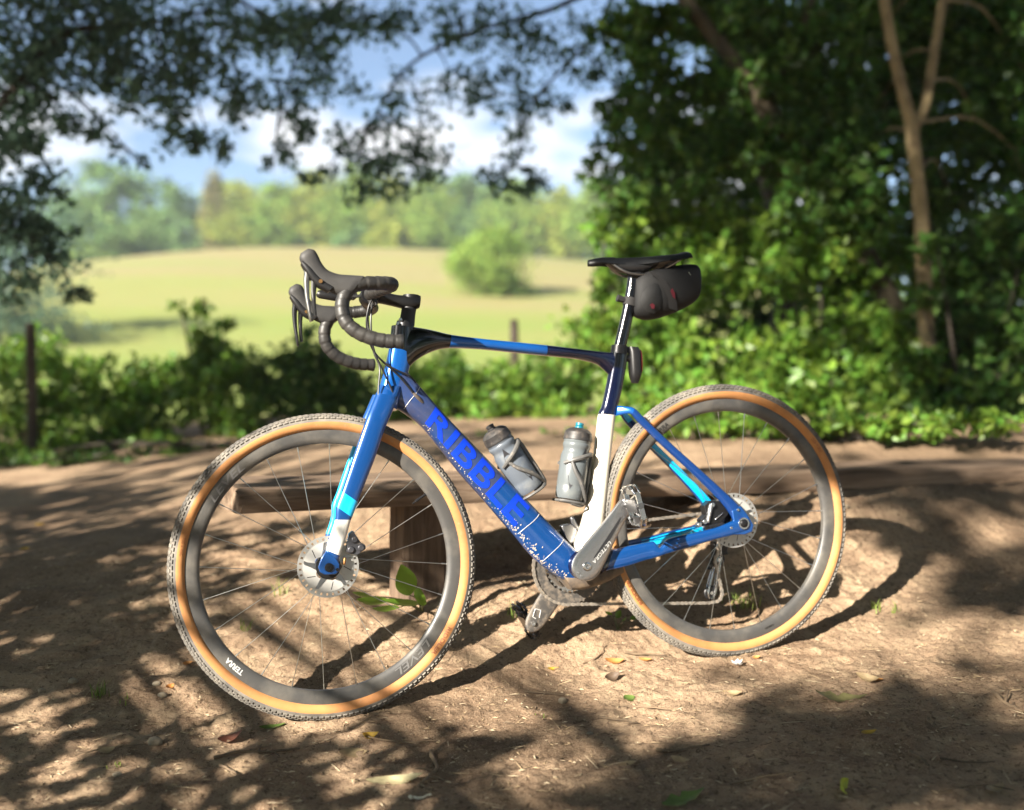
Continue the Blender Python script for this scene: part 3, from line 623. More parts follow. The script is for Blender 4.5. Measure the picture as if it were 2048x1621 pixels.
# --- off to the left behind the camera: the trees whose shade dapples the path
LH = np.array([math.cos(SUN_AZ), math.sin(SUN_AZ)]); TN = math.tan(SUN_EL)
def ab_to_world(a, b, h):
    """a: across the light, b: height across the light, h: metres towards the sun from the origin"""
    return np.array([a*LH[1]-h*LH[0], -a*LH[0]-h*LH[1], b+h*TN])
SH_GROUND = [(-4.894, 1.245, 0.644, 0.109, 0.478, -0.12, 0.77), (-3.945, 0.974, 0.453, 0.088, 0.351, -0.082, 0.94), (-3.358, 0.796, 0.257, 0.081, 0.274, -0.081, 0.94), (-3.056, 0.83, 0.162, 0.058, 0.169, -0.069, 0.9199999999999999), (-3.61, 1.079, 0.181, 0.032, 0.346, -0.102, 0.82), (-2.889, 0.662, 0.188, 0.077, 0.145, -0.061, 0.94), (-2.68, 0.535, 0.103, 0.045, 0.113, -0.05, 0.94), (-2.595, 0.616, 0.105, 0.046, 0.071, -0.037, 0.9199999999999999), (-2.75, 0.772, 0.077, 0.032, 0.119, -0.06, 0.82), (-2.506, 0.456, 0.079, 0.035, 0.057, -0.024, 0.72), (-2.265, 0.485, 0.112, 0.048, 0.028, -0.013, 0.77), (-2.295, 0.41, 0.1, 0.043, 0.044, -0.019, 0.6), (-2.116, 0.486, 0.084, 0.036, 0.027, -0.013, 0.7), (-2.055, 0.436, 0.131, 0.056, 0.031, -0.013, 0.7999999999999999), (-2.208, 0.347, 0.097, 0.042, 0.052, -0.019, 0.6), (-2.099, 0.547, 0.059, 0.026, 0.019, -0.01, 0.6), (-2.052, 0.352, 0.126, 0.054, 0.033, -0.013, 0.6), (-1.882, 0.517, 0.099, 0.042, 0.022, -0.011, 0.7), (-1.889, 0.6, 0.094, 0.04, 0.02, -0.011, 0.7999999999999999), (-2.035, 0.631, 0.034, 0.015, 0.02, -0.011, 0.7999999999999999), (-1.798, 0.474, 0.112, 0.047, 0.024, -0.011, 0.75), (-1.7, 0.561, 0.089, 0.037, 0.024, -0.013, 0.7999999999999999), (-1.693, 0.495, 0.095, 0.04, 0.019, -0.01, 0.7999999999999999), (-1.734, 0.693, 0.061, 0.025, 0.015, -0.01, 0.6), (-1.633, 0.69, 0.095, 0.039, 0.026, -0.017, 0.7), (-1.521, 0.669, 0.074, 0.031, 0.039, -0.027, 0.7999999999999999), (-1.543, 0.565, 0.096, 0.039, 0.024, -0.014, 0.65), (-1.414, 0.633, 0.072, 0.029, 0.034, -0.022, 0.7), (-2.107, 1.248, 0.086, 0.036, 0.119, -0.076, 0.9), (-3.079, 1.268, 0.189, 0.055, 0.077, -0.039, 0.6), (-3.055, 1.112, 0.125, 0.04, 0.068, -0.033, 0.7), (-2.798, 1.219, 0.123, 0.046, 0.039, -0.024, 0.5), (-2.781, 1.03, 0.113, 0.044, 0.05, -0.028, 0.65), (-2.536, 1.128, 0.097, 0.039, 0.027, -0.018, 0.5), (-2.72, 0.927, 0.071, 0.028, 0.044, -0.024, 0.6), (-1.92, 1.078, 0.041, 0.017, 0.018, -0.022, 0.65), (-1.99, 1.008, 0.034, 0.012, 0.016, -0.019, 0.7)]
SH_SOFT = [(-1.057, 0.826, 0.158, 0.064, 0.053, -0.057, 0.96), (-0.938, 0.94, 0.21, 0.085, 0.059, -0.078, 0.96), (-0.81, 1.06, 0.165, 0.067, 0.052, -0.088, 0.96), (-1.308, 0.879, 0.052, 0.021, 0.02, -0.018, 0.42), (-1.492, 0.784, 0.095, 0.039, 0.022, -0.017, 0.87), (-1.438, 0.835, 0.052, 0.022, 0.015, -0.013, 0.52), (-1.298, 0.712, 0.056, 0.023, 0.052, -0.041, 0.72), (-1.417, 0.745, 0.075, 0.031, 0.02, -0.016, 0.5700000000000001), (-1.172, 1.094, 0.065, 0.026, 0.037, -0.046, 0.92), (-1.078, 1.112, 0.082, 0.033, 0.029, -0.039, 0.87), (-0.938, 1.028, 0.162, 0.065, 0.032, -0.046, 0.96), (-0.813, 1.175, 0.097, 0.038, 0.047, -0.085, 0.96), (-0.97, 0.801, 0.188, 0.077, 0.026, -0.03, 0.96), (-0.839, 0.915, 0.216, 0.088, 0.042, -0.061, 0.96), (-0.7, 1.004, 0.085, 0.035, 0.049, -0.092, 0.96), (-1.072, 0.82, 0.11, 0.045, 0.028, -0.029, 0.92), (-1.008, 0.946, 0.1, 0.04, 0.025, -0.032, 0.82), (-0.882, 1.302, 0.066, 0.027, 0.021, -0.039, 0.82), (-1.146, 0.729, 0.047, 0.019, 0.025, -0.022, 0.82), (-2.023, 1.336, 0.11, 0.042, 0.085, -0.066, 0.96), (-1.849, 1.39, 0.149, 0.043, 0.045, -0.057, 0.96), (-1.666, 1.446, 0.138, 0.056, 0.025, -0.052, 0.96), (-1.514, 1.543, 0.122, 0.076, 0.027, -0.06, 0.96), (-1.37, 1.652, 0.116, 0.074, 0.036, -0.08, 0.96), (-1.213, 1.761, 0.137, 0.078, 0.046, -0.105, 0.96), (-1.056, 1.863, 0.079, 0.04, 0.051, -0.129, 0.96), (-1.265, 1.54, 0.071, 0.037, 0.017, -0.032, 0.82), (-1.341, 1.915, 0.06, 0.044, 0.022, -0.056, 0.67), (-1.453, 1.91, 0.066, 0.054, 0.018, -0.041, 0.62), (-1.066, 1.587, 0.097, 0.042, 0.02, -0.04, 0.62), (-1.465, 1.819, 0.055, 0.044, 0.014, -0.033, 0.52)]
SH_BENCH = [(-2.333, 1.197, 0.098, 0.043, -0.0, -0.053, 0.85), (-2.172, 1.326, 0.08, 0.035, -0.0, -0.041, 0.6), (-2.013, 1.571, 0.12, 0.053, 0.0, -0.044, 0.65), (-1.611, 1.898, 0.106, 0.046, 0.0, -0.048, 0.55), (-1.437, 2.06, 0.135, 0.059, 0.0, -0.05, 0.8), (-1.255, 2.234, 0.154, 0.068, 0.0, -0.059, 0.9), (-2.134, 1.223, 0.042, 0.018, -0.0, -0.126, 0.45)]
SH_BIKE = [(-1.321, 1.868, 0.06, 0.026, 0.0, -0.046, 0.85), (-1.298, 1.827, 0.035, 0.015, 0.0, -0.069, 0.85), (-1.406, 1.879, 0.069, 0.03, 0.0, -0.024, 0.4), (-2.071, 1.079, 0.042, 0.019, -0.0, -0.014, 0.9), (-2.093, 1.042, 0.033, 0.014, -0.0, -0.006, 0.8), (-2.07, 1.126, 0.025, 0.011, -0.0, -0.007, 0.5)]
SH_FAR = [(-6.999, 1.785, 0.77, 0.338, -0.0, -0.069, 0.85), (-5.501, 1.986, 0.503, 0.221, -0.0, -0.074, 0.85), (-4.724, 2.185, 0.436, 0.191, -0.0, -0.059, 0.85), (-3.893, 2.232, 0.275, 0.121, -0.0, -0.042, 0.8), (-3.558, 2.432, 0.275, 0.121, 0.0, -0.037, 0.75), (-2.026, 3.071, 0.367, 0.161, 0.0, -0.062, 0.85), (-2.362, 2.805, 0.223, 0.098, 0.0, -0.045, 0.75), (-1.484, 2.641, 0.142, 0.062, 0.0, -0.055, 0.85), (-2.968, 2.743, 0.295, 0.129, 0.0, -0.037, 0.75), (-4.087, 1.404, 0.194, 0.085, -0.0, -0.039, 0.6), (-4.894, 1.437, 0.292, 0.128, -0.0, -0.049, 0.7), (-7.527, 2.349, 0.927, 0.407, -0.001, -0.284, 0.86), (-6.487, 2.957, 0.477, 0.209, -0.001, -0.303, 0.85), (-5.757, 3.201, 0.421, 0.185, -0.0, -0.227, 0.55), (-8.132, 2.414, 0.313, 0.137, -0.002, -0.307, 0.55), (-7.051, 2.964, 0.256, 0.112, -0.001, -0.23, 0.35), (-5.075, 3.587, 0.305, 0.134, 0.0, -0.224, 0.45), (-6.332, 4.082, 0.681, 0.299, -0.004, -0.792, 0.6), (-6.385, 2.984, 0.353, 0.155, -0.003, -0.475, 0.4), (-6.012, 4.795, 0.537, 0.236, -0.002, -0.589, 0.55), (-5.862, 5.247, 0.645, 0.283, -0.001, -0.793, 0.6), (-5.186, 5.729, 0.662, 0.291, 0.0, -0.85, 0.6), (-4.023, 5.76, 0.478, 0.21, 0.001, -0.773, 0.4), (-3.269, 6.091, 0.704, 0.309, 0.003, -0.84, 0.5), (-2.576, 6.49, 0.561, 0.246, 0.005, -0.919, 0.75), (-3.667, 5.239, 0.492, 0.216, 0.001, -0.312, 0.25), (-3.098, 5.524, 0.492, 0.216, 0.002, -0.381, 0.3), (-2.46, 5.535, 0.403, 0.177, 0.003, -0.573, 0.35), (-3.513, 4.469, 0.384, 0.168, 0.0, -0.137, 0.45), (-3.925, 4.57, 0.233, 0.102, 0.0, -0.209, 0.4), (-2.952, 4.431, 0.196, 0.086, 0.001, -0.165, 0.4), (-2.39, 4.501, 0.238, 0.105, 0.002, -0.384, 0.75), (-2.057, 3.845, 0.265, 0.116, 0.001, -0.237, 0.8), (-2.314, 3.706, 0.202, 0.089, 0.001, -0.151, 0.7), (-5.607, 7.897, 0.577, 0.253, 0.001, -0.463, 0.6), (-4.755, 6.722, 0.694, 0.304, 0.004, -1.034, 0.7), (-5.501, 6.247, 0.568, 0.249, 0.003, -1.016, 0.6), (-3.868, 7.111, 0.617, 0.271, 0.006, -1.033, 0.75), (-3.662, 2.963, 0.157, 0.069, 0.0, -0.036, 0.3)]
BIKE_A = (-2.13, -1.19)                       # the sunny gap the bicycle stands in
GA = np.array([AB for AB in [(-1.9479648227511668, 0.6754824961185861), (-1.4128512014735954, 1.1798459681587004)]])
sr = np.random.default_rng(99)
def shade_points(ell, size, hrange, proj=.13, guard=True):
    out = []
    for ca, cb, e1a, e1b, e2a, e2b, dens in ell:
        area = PI*abs(e1a*e2b-e1b*e2a)
        n = int(-math.log(1-min(dens, .96))*area/(proj*size*size))+1
        k = max(2, n//9)
        rr = np.sqrt(sr.uniform(0, 1, k)); th = sr.uniform(0, 2*PI, k)
        w = sr.integers(0, k, n)
        u = rr*np.cos(th); v = rr*np.sin(th)
        a = ca+e1a*u+e2a*v; b = cb+e1b*u+e2b*v
        a = a[w]+sr.normal(0, size*.8, n); b = b[w]+sr.normal(0, size*.55, n)
        h = sr.uniform(hrange[0], hrange[1], k)[w]+sr.normal(0, .12, n)
        low = GA[0, 1]+(a-GA[0, 0])*(GA[1, 1]-GA[0, 1])/(GA[1, 0]-GA[0, 0])
        bad = guard & (a > BIKE_A[0]) & (a < BIKE_A[1]) & (b > low+.02) & (b < low+np.where(a > -1.40, .74, 1.2))
        for a_, b_, h_ in zip(a[~bad], b[~bad], h[~bad]):
            out.append(ab_to_world(a_, b_, h_))
    return np.array(out)
def shade_tree(label, foot_ab, P, size, seed, h, top):
    r = np.random.default_rng(seed)
    fx, fy, _ = ab_to_world(foot_ab, 0, h)
    base = np.array([fx, fy, float(zg(fx, fy))-.05])
    root = empty('shade_tree', tuple(base)); tag(root, label, 'tree')
    tb = MB()
    trunk = np.array([base, base+[.1, .05, top*.3], base+[-.05, .1, top*.65], base+[.05, .05, top]])
    tb.tube(trunk-base, [.2, .17, .12, .05], n=10, sub=6)
    tr = resample(trunk, 6)
    V, F = leaf_arrays(P-base, size, r)
    fast_mesh('crown', V, F, M_LEAF, root)
    cl = P[r.choice(len(P), min(26, len(P)), replace=False)]
    for q in cl:
        s = tr[np.argmin(np.abs(tr[:, 2]-(q[2]-.3)))]
        m = (s+q)/2+np.array([0, 0, .15])
        tb.tube(np.array([s, m, q])-base, [.03, .016, .006], n=5, sub=3)
    tb.build('trunk', M_BARK_DARK, root)
    return root
shade_tree('leafy tree standing behind the camera with low boughs over the path', .75, np.concatenate([shade_points(SH_GROUND, .10, (1.4, 2.5)), shade_points(SH_BENCH, .10, (1.6, 2.6)), shade_points(SH_SOFT, .115, (5.5, 7.5)), shade_points(SH_BIKE, .08, (1.8, 2.6), guard=False)]), .105, 5, 4.2, 4.2)
shade_tree('tall tree standing further behind the camera shading the woodland edge', -9.6, shade_points(SH_FAR, .17, (9.0, 12.5)), .17, 6, 10.5, 11.0)

rf = np.random.default_rng(31); roof = []  # unseen crown added overhead to cut the sky light and deepen shadows
def sunlit_gap(P):
    pa = P[:, 0]*LH[1]-P[:, 1]*LH[0]; pb = P[:, 2]+(P[:, 0]*LH[0]+P[:, 1]*LH[1])*TN
    return ~((pa > -4.8) & (pa < -.9) & (pb > 2.2) & (pb < 8.5) & (rf.uniform(0, 1, len(pa)) < .82))
for k in range(330):
    roof.append((rf.uniform(-7, 6), rf.uniform(-8, 5.5), rf.uniform(6.6, 9.2), rf.uniform(.7, 1.3), rf.uniform(.7, 1.3), rf.uniform(.25, .5), 230))
for k in range(150):
    roof.append((rf.uniform(-7, 6.5), rf.uniform(5.5, 9.5), rf.uniform(5.0, 7.4), rf.uniform(.6, 1.1), rf.uniform(.6, 1.1), rf.uniform(.2, .4), 230))
make_tree('sky_block_tree', 'unseen tree added behind the camera to block sky light with its crown', 'tree', None, (-1.5, -6.0, float(zg(-1.5, -6.0))),
          [([(-1.5, -6.0, -.2), (-1.45, -5.9, 3), (-1.6, -5.8, 6), (-1.5, -5.7, 9)], .28, .12), ([(-1.55, -5.85, 5), (-2.6, -3, 7), (-3.2, 1, 7.6), (-3.6, 4.5, 7.8)], .1, .03), ([(-1.6, -5.8, 5.5), (1, -3, 7.2), (2.4, .5, 7.6), (3, 4.2, 7.8)], .1, .03)],
          roof, M_LEAF_DARK, M_BARK_DARK, .25, 32, twig=.01, keep=sunlit_gap)

wall = []  # unseen walls of leaves added round the camera to block low sky light
for k in range(230):
    q = k/230*4.2
    if q < 1: p_ = (-7.5+rf.normal(0, .5), -7+q*18)
    elif q < 3.2: p_ = (-7.5+(q-1)/2.2*15, -9+rf.normal(0, .5))
    else: p_ = (7.5+rf.normal(0, .5), -9+(q-3.2)*20)
    wall.append((p_[0], p_[1], rf.uniform(.4, 6.6), rf.uniform(.8, 1.4), rf.uniform(.8, 1.4), rf.uniform(.6, 1.1), 240))
wp = cloud(wall, rf)
wa = wp[:, 0]*LH[1]-wp[:, 1]*LH[0]; wb_ = wp[:, 2]+(wp[:, 0]*LH[0]+wp[:, 1]*LH[1])*TN
wp = wp[~((wa > -3.6) & (wa < 2.6) & (wb_ < 3.3) & (wb_ > -.6)) & ~((wa <= -3.6) & (wa > -9) & (wb_ < 4.2) & (rf.uniform(0, 1, len(wa)) < .75)) & ~((wa > -4.2) & (wa < -1) & (wb_ > 2.4) & (wb_ < 8.5) & (rf.uniform(0, 1, len(wa)) < .85)) & ~(wb_ > 11)]
Vw, Fw_ = leaf_arrays(wp, .24, rf)
ww = fast_mesh('sky_block_foliage', Vw, Fw_, M_LEAF_DARK); tag(ww, kind='stuff')

# ------------------------------------------------------------------ fence posts
M_POST = mat('weathered_post_wood', (0.075, 0.058, 0.042), .9, var=(9, (.04, .03, .024), .4, .65), bump=(40, .6, .01))
def fence_post(label, x, y, top, w):
    b = np.array([x, y, float(zg(x, y))-.3])
    root = empty('fence_post', tuple(b)); tag(root, label, 'fence post', 'posts of the fence along the meadow')
    m = MB(); m.tube(np.array([[0, 0, 0], [.005, 0, .5], [-.004, 0, top-b[2]-.02], [-.004, 0, top-b[2]]]), [w, w*.98, w*.94, w*.7], n=9, sub=2)
    m.build('post', M_POST, root)
    return root
_p = [(-3.3125, 7.3, 1.0983), (0.02, 8.4, 1.2016)]
fence_post('dark wooden fence post rising from the brambles at the left', _p[0][0], _p[0][1], _p[0][2], .034)
fence_post('brown wooden fence post behind the top tube', _p[1][0], _p[1][1], _p[1][2], .036)

# ------------------------------------------------------------------ the plank bench behind the bicycle
M_PLANK = None
def wood_material(name, c1, c2, c3, axis=(1, 0, 0), stretch=14):
    m = bpy.data.materials.new(name); m.use_nodes = True
    nt = m.node_tree; N, Lk = nt.nodes, nt.links; b = N['Principled BSDF']
    b.inputs['Roughness'].default_value = .85; b.inputs['Specular IOR Level'].default_value = .2
    tc = N.new('ShaderNodeTexCoord'); mp = N.new('ShaderNodeMapping')
    mp.inputs['Scale'].default_value = tuple(1.0 if a else stretch for a in axis)
    Lk.new(tc.outputs['Object'], mp.inputs['Vector'])
    n = N.new('ShaderNodeTexNoise'); n.inputs['Scale'].default_value = 2.6; n.inputs['Detail'].default_value = 9; n.inputs['Roughness'].default_value = .66
    n.inputs['Distortion'].default_value = .5
    Lk.new(mp.outputs['Vector'], n.inputs['Vector'])
    r = N.new('ShaderNodeValToRGB'); e = r.color_ramp.elements
    e[0].position = .30; e[0].color = (*c1, 1); e[1].position = .72; e[1].color = (*c3, 1)
    q = r.color_ramp.elements.new(.5); q.color = (*c2, 1)
    Lk.new(n.outputs['Fac'], r.inputs['Fac']); Lk.new(r.outputs['Color'], b.inputs['Base Color'])
    bp = N.new('ShaderNodeBump'); bp.inputs['Strength'].default_value = .7; bp.inputs['Distance'].default_value = .008
    Lk.new(n.outputs['Fac'], bp.inputs['Height']); Lk.new(bp.outputs['Normal'], b.inputs['Normal'])
    return m
M_PLANK = wood_material('weathered_plank', (.07, .047, .032), (.18, .125, .086), (.30, .22, .155))
M_PLANKPOST = wood_material('bench_post_wood', (.06, .04, .028), (.125, .086, .06), (.20, .14, .098), axis=(0, 0, 1))
bx0, by0 = -.700, 2.716                       # left front corner
bdir = np.array([.8910, .4540]); bnor = np.array([-bdir[1], bdir[0]])
bench = empty('bench', (bx0, by0, .366), math.atan2(bdir[1], bdir[0]))
tag(bench, 'low rustic bench of one long weathered plank on stub posts behind the bicycle', 'bench')
mb = MB(); L_ = 3.9; R = []
for i in range(86):
    s = i/85*L_
    ring = []
    for k, (d, z) in enumerate([(0, 0), (-.006, .02), (-.004, .045), (.008, .060), (.03, .066), (.10, .068), (.18, .070), (.26, .068), (.33, .064), (.345, .04), (.34, .01), (.30, -.004), (.15, -.006), (.04, -.004)]):
        nz = .006*math.sin(s*2.3+k)+.018*float(fbm(np.array([s*2.2+k*.37]), np.array([k*.9]), 4, 71)[0])
        nd = .012*float(fbm(np.array([s*1.6]), np.array([k*.55+9]), 4, 72)[0])*2
        ring.append((s+(.01*math.sin(k*1.7) if i in (0, 85) else 0), d+nd+.012*math.sin(s*1.9), z-.013*s+nz*(1 if z > .03 else .5)))
    R.append(np.array(ring))
mb.rings(R)
mb.build('seat_plank', M_PLANK, bench, angle=50)
def bench_post(s, d, w, zt):
    m = MB(); x, y = bx0+bdir[0]*s+bnor[0]*d, by0+bdir[1]*s+bnor[1]*d
    zb = float(zg(x, y))-.36-.12
    R = []
    for z in np.linspace(zb, zt, 9):
        ww = w*(1+.03*math.sin(z*40)); c = w*.82
        R.append(np.array([(s-ww, d-c, z), (s-c, d-ww, z), (s+c, d-ww, z), (s+ww, d-c, z), (s+ww, d+c, z), (s+c, d+ww, z), (s-c, d+ww, z), (s-ww, d+c, z)]))
    m.rings(R); return m.build('post', M_PLANKPOST, bench, angle=30)
bench_post(.530, .095, .066, -.008)

# ------------------------------------------------------------------ plants on the trodden ground
M_GRASS = mat('grass_blade', (.16, .22, .045), .6, island=.35, transl=.35)
M_SAP = mat('sapling_leaf', (.15, .28, .03), .4, transl=.45, bump=(60, .3, .003))
M_STEM = mat('plant_stem', (.12, .13, .05), .7)
def on_ground(q, dz=0.0): return (q[0], q[1], zr(q[0], q[1])+dz)
def grass_tuft(q, label, n, h, seed, spread=.03):
    r = np.random.default_rng(seed); m = MB()
    for i in range(n):
        a = r.uniform(0, 2*PI); hh = h*r.uniform(.45, 1.1); lean = r.uniform(.1, .8)*hh
        s = np.array([r.normal(0, spread*.5), r.normal(0, spread*.5), -.004]); d = np.array([math.cos(a), math.sin(a), 0]); w = np.array([-d[1], d[0], 0])*.0016
        p1 = s+d*lean*.35+np.array([0, 0, hh*.6]); p2 = s+d*lean+np.array([0, 0, hh])
        m.add([s-w, s+w, p1+w*.8, p1-w*.8, p2], [[0, 1, 2, 3], [3, 2, 4]])
    o = m.build('grass_tuft', M_GRASS, angle=80); o.location = on_ground(q); tag(o, label, 'grass tuft', 'small grass tufts on the trodden soil')
    return o
_t = [(-0.9979, 2.551, -0.0577), (-0.9197, 2.5189, -0.0639), (-0.6713, 3.0855, 0.0783), (-0.7305, 2.8846, 0.0265), (0.0079, 2.8413, 0.0661), (0.6442, 2.9813, 0.0662), (1.0424, 3.009, 0.0502), (1.0923, 3.0009, 0.0476), (0.07, 2.4227, -0.0722), (-0.8425, 2.2378, -0.1203)]
_h = (.045, .03, .06, .05, .05, .055, .035, .035, .012, .012)
_n = (26, 8, 14, 12, 16, 46, 12, 12, 14, 7)
_l = ['bright grass tuft on the soil left of the front wheel', 'thin grass sprig in the shade beside the bright tuft at the left', 'pale grass blades seen through the front wheel left of the brake disc',
    'low green sprig seen through the lower left spokes of the front wheel', 'grass sprig standing beside the lower pedal', 'yellow green grass tuft seen through the lower spokes of the rear wheel',
    'left one of two green sprouts on the path right of the rear wheel', 'right one of two green sprouts on the path right of the rear wheel', 'flat mossy tuft in the sunlit soil below the crank', 'tiny green sprout near the lower left corner']
for i, q in enumerate(_t): grass_tuft(q, _l[i], _n[i], _h[i], 200+i, .05 if i == 5 else .02)

def leaf_blade(L_, W, curl=.2, fold=.25, n=7, tip=1.0, seed=0, twist=0.0, lobes=0):
    """a leaf with a midrib: curled along its length and folded along the rib; returns vertices, faces"""
    r = np.random.default_rng(seed); V = []; F = []
    for i in range(n):
        t = i/(n-1)
        w = W*(math.sin(PI*min(t*.96+.03, 1))**.75)*(1-.25*t*tip)
        if lobes: w *= .72+.28*math.cos(t*PI*2*lobes)
        a = curl*(t-.3)*2.2
        x = L_*(math.sin(a*.9)/max(abs(curl*2), .05)*.0+t); z = L_*curl*((t-.45)**2*1.8)
        for j in (-1, -.5, 0, .5, 1):
            tw = twist*t
            yy = w*j; zz = abs(j)*w*fold+r.normal(0, .02)*w
            V.append((x, yy*math.cos(tw)-zz*math.sin(tw), z+yy*math.sin(tw)+zz*math.cos(tw)))
    for i in range(n-1):
        for j in range(4): F.append([i*5+j, i*5+j+1, (i+1)*5+j+1, (i+1)*5+j])
    return np.array(V), F

# the sapling beside the front wheel: every leaf its own part
_s = [(-0.2473, 2.9134, 0.071)][0]
sap = empty('sapling', on_ground(_s)); tag(sap, 'small plant with broad green leaves growing against the bench post', 'plant')
SB = np.array(sap.location)
stm = MB()
_sl = [(-0.2793, 2.78, 0.1816), (-0.3624, 2.74, 0.1343), (-0.2889, 2.72, 0.1345), (-0.2399, 2.72, 0.1513), (-0.3226, 2.7, 0.1232), (-0.398, 2.78, 0.1433)]
_sp = [(.100, .036, 250, 62, .12), (.085, .030, 205, 8, .2), (.105, .026, 175, 4, .2), (.070, .026, 100, 30, .2), (.075, .022, 215, 5, .2), (.05, .020, 170, 10, .2)]
for q, (ll, ww, az, el, fo) in zip(_sl, _sp):
    c = np.array(q)-SB
    V, F = leaf_blade(ll, ww, .14, fo, 11, tip=1.6, seed=int(az))
    V[:, 0] -= ll*.5
    Rm = np.array((Matrix.Rotation(math.radians(az), 3, 'Z') @ Matrix.Rotation(-math.radians(el), 3, 'Y') @ Matrix.Rotation(math.radians(38), 3, 'X')))
    V = V@Rm.T+c
    MB().add(V, F).build('leaf', M_SAP, sap, angle=60)
    p0 = V[2]; stm.tube(np.array([[0, 0, 0], p0*.5+[0, 0, .015], p0]), [.003, .0022, .0014], n=5, sub=3)
stm.build('stem', M_STEM, sap)
# the little plant under the chain
_s = [(0.2832, 2.8328, 0.0383)][0]
sd = empty('seedling', on_ground(_s)); tag(sd, 'tiny seedling with a few leaves beneath the chain', 'plant')
SB = np.array(sd.location); stm = MB()
for k, (q, ll, az) in enumerate(zip([(0.2606, 2.85, 0.0804), (0.3041, 2.84, 0.0663), (0.2882, 2.87, 0.0733), (0.3318, 2.87, 0.0651)], (.024, .03, .034, .026), (200, 290, 60, 20))):
    V, F = leaf_blade(ll, ll*.3, .2, .3, 7, seed=k); V[:, 0] -= ll*.5
    Rm = np.array((Matrix.Rotation(math.radians(az), 3, 'Z') @ Matrix.Rotation(math.radians(-25), 3, 'Y') @ Matrix.Rotation(math.radians(40), 3, 'X')))
    V = V@Rm.T+np.array(q)-SB; MB().add(V, F).build('leaf', M_SAP, sd, angle=60)
    stm.tube(np.array([[0, 0, 0], V[2]*.6+[0, 0, .006], V[2]]), [.0015, .001, .0008], n=5)
stm.build('stem', M_STEM, sd)

# ------------------------------------------------------------------ fallen leaves, sticks and stones
LC = {k: mat('fallen_leaf_'+k, c, .6, transl=.2, var=(40, tuple(v*.6 for v in c), .4, .7), bump=(90, .4, .002)) for k, c in
      dict(red_brown=(.20, .075, .045), yellow=(.52, .33, .04), tan=(.42, .31, .17), green=(.14, .22, .045), pale=(.50, .44, .25), orange=(.55, .25, .07), olive=(.24, .22, .09), lime=(.42, .48, .06), dark=(.12, .08, .05)).items()}
FL = [  # px, colour, length, width, curl, fold, yaw, roll, lift, label
 (0, 'red_brown', .055, .017, .7, .5, 20, 20, .012, 'curled reddish brown leaf on the soil below the front wheel'),
 (1, 'yellow', .036, .010, .9, .6, 30, 40, .010, 'curled bright yellow leaf right of the front tyre contact'),
 (2, 'tan', .060, .018, .2, .2, 12, 10, .006, 'flat dry tan leaf below the yellow curled leaf'),
 (3, 'green', .060, .012, .3, .4, 25, 15, .006, 'green leaf lying under the front tyre'),
 (4, 'pale', .115, .016, .3, .35, 8, 25, .008, 'long pale dry leaf at the bottom left of the centre'),
 (5, 'lime', .050, .018, .6, .5, 70, 60, .016, 'yellow green leaf standing up at the lower right'),
 (6, 'green', .095, .032, .25, .3, 25, 10, .008, 'broken green leaf at the bottom edge of the view'),
 (7, 'olive', .125, .030, .35, .35, 8, 15, .010, 'large withered olive leaf in the shade right of the rear wheel'),
 (8, 'orange', .050, .012, .4, .4, 10, 20, .007, 'orange tan leaf on the sunlit soil below the chain'),
 (9, 'yellow', .030, .009, .4, .4, 20, 20, .006, 'small crumpled yellow leaf below the big tyre shadow'),
 (10, 'orange', .034, .008, .3, .4, -20, 20, .005, 'small orange leaf between the chain leaf and the rear tyre'),
 (11, 'orange', .024, .009, .5, .5, 60, 20, .006, 'small orange leaf left of the front tyre on bare soil'),
 (12, 'orange', .026, .009, .5, .5, 10, 30, .006, 'orange leaf touching the left side of the front tyre'),
 (13, 'orange', .020, .006, .5, .5, 0, 30, .005, 'tiny orange leaf right of the white scrap'),
 (14, 'tan', .055, .014, .5, .5, -30, 25, .010, 'folded tan leaf at the right on the shade border'),
 (15, 'orange', .034, .010, .3, .4, 5, 20, .006, 'flat orange leaf at the right in the sunlit strip'),
 (16, 'green', .034, .014, .3, .3, 40, 20, .006, 'small green leaf on the lit soil right of the pebble'),
 (17, 'tan', .045, .010, .4, .4, -15, 20, .006, 'slim tan leaf on the lit soil below the rear wheel'),
 (18, 'yellow', .035, .010, .4, .4, 10, 20, .005, 'long yellow leaf in the dark shade at the lower right'),
 (19, 'tan', .036, .010, .4, .4, 0, 20, .006, 'small tan leaf in the shade near the bottom centre'),
 (20, 'dark', .040, .014, .7, .5, 25, 30, .010, 'dark curled leaf on the lit soil above the pebble'),
 (21, 'tan', .05, .013, .4, .4, -25, 20, .007, 'dry leaf scrap in the shade above the bottom edge right of the centre'),
 (22, 'tan', .055, .014, .3, .3, 35, 12, .006, 'pale leaf on the right in the deep shade near the bottom edge'),
 (23, 'tan', .036, .012, .3, .3, 35, 12, .006, 'small tan leaf on the lit soil at the bottom left'),
 (24, 'yellow', .045, .016, .3, .3, 5, 12, .006, 'yellowish leaf on the dappled path at the far left'),
 (25, 'yellow', .045, .014, .3, .3, -5, 12, .006, 'second yellowish leaf on the dappled path at the far left nearer the camera'),
]
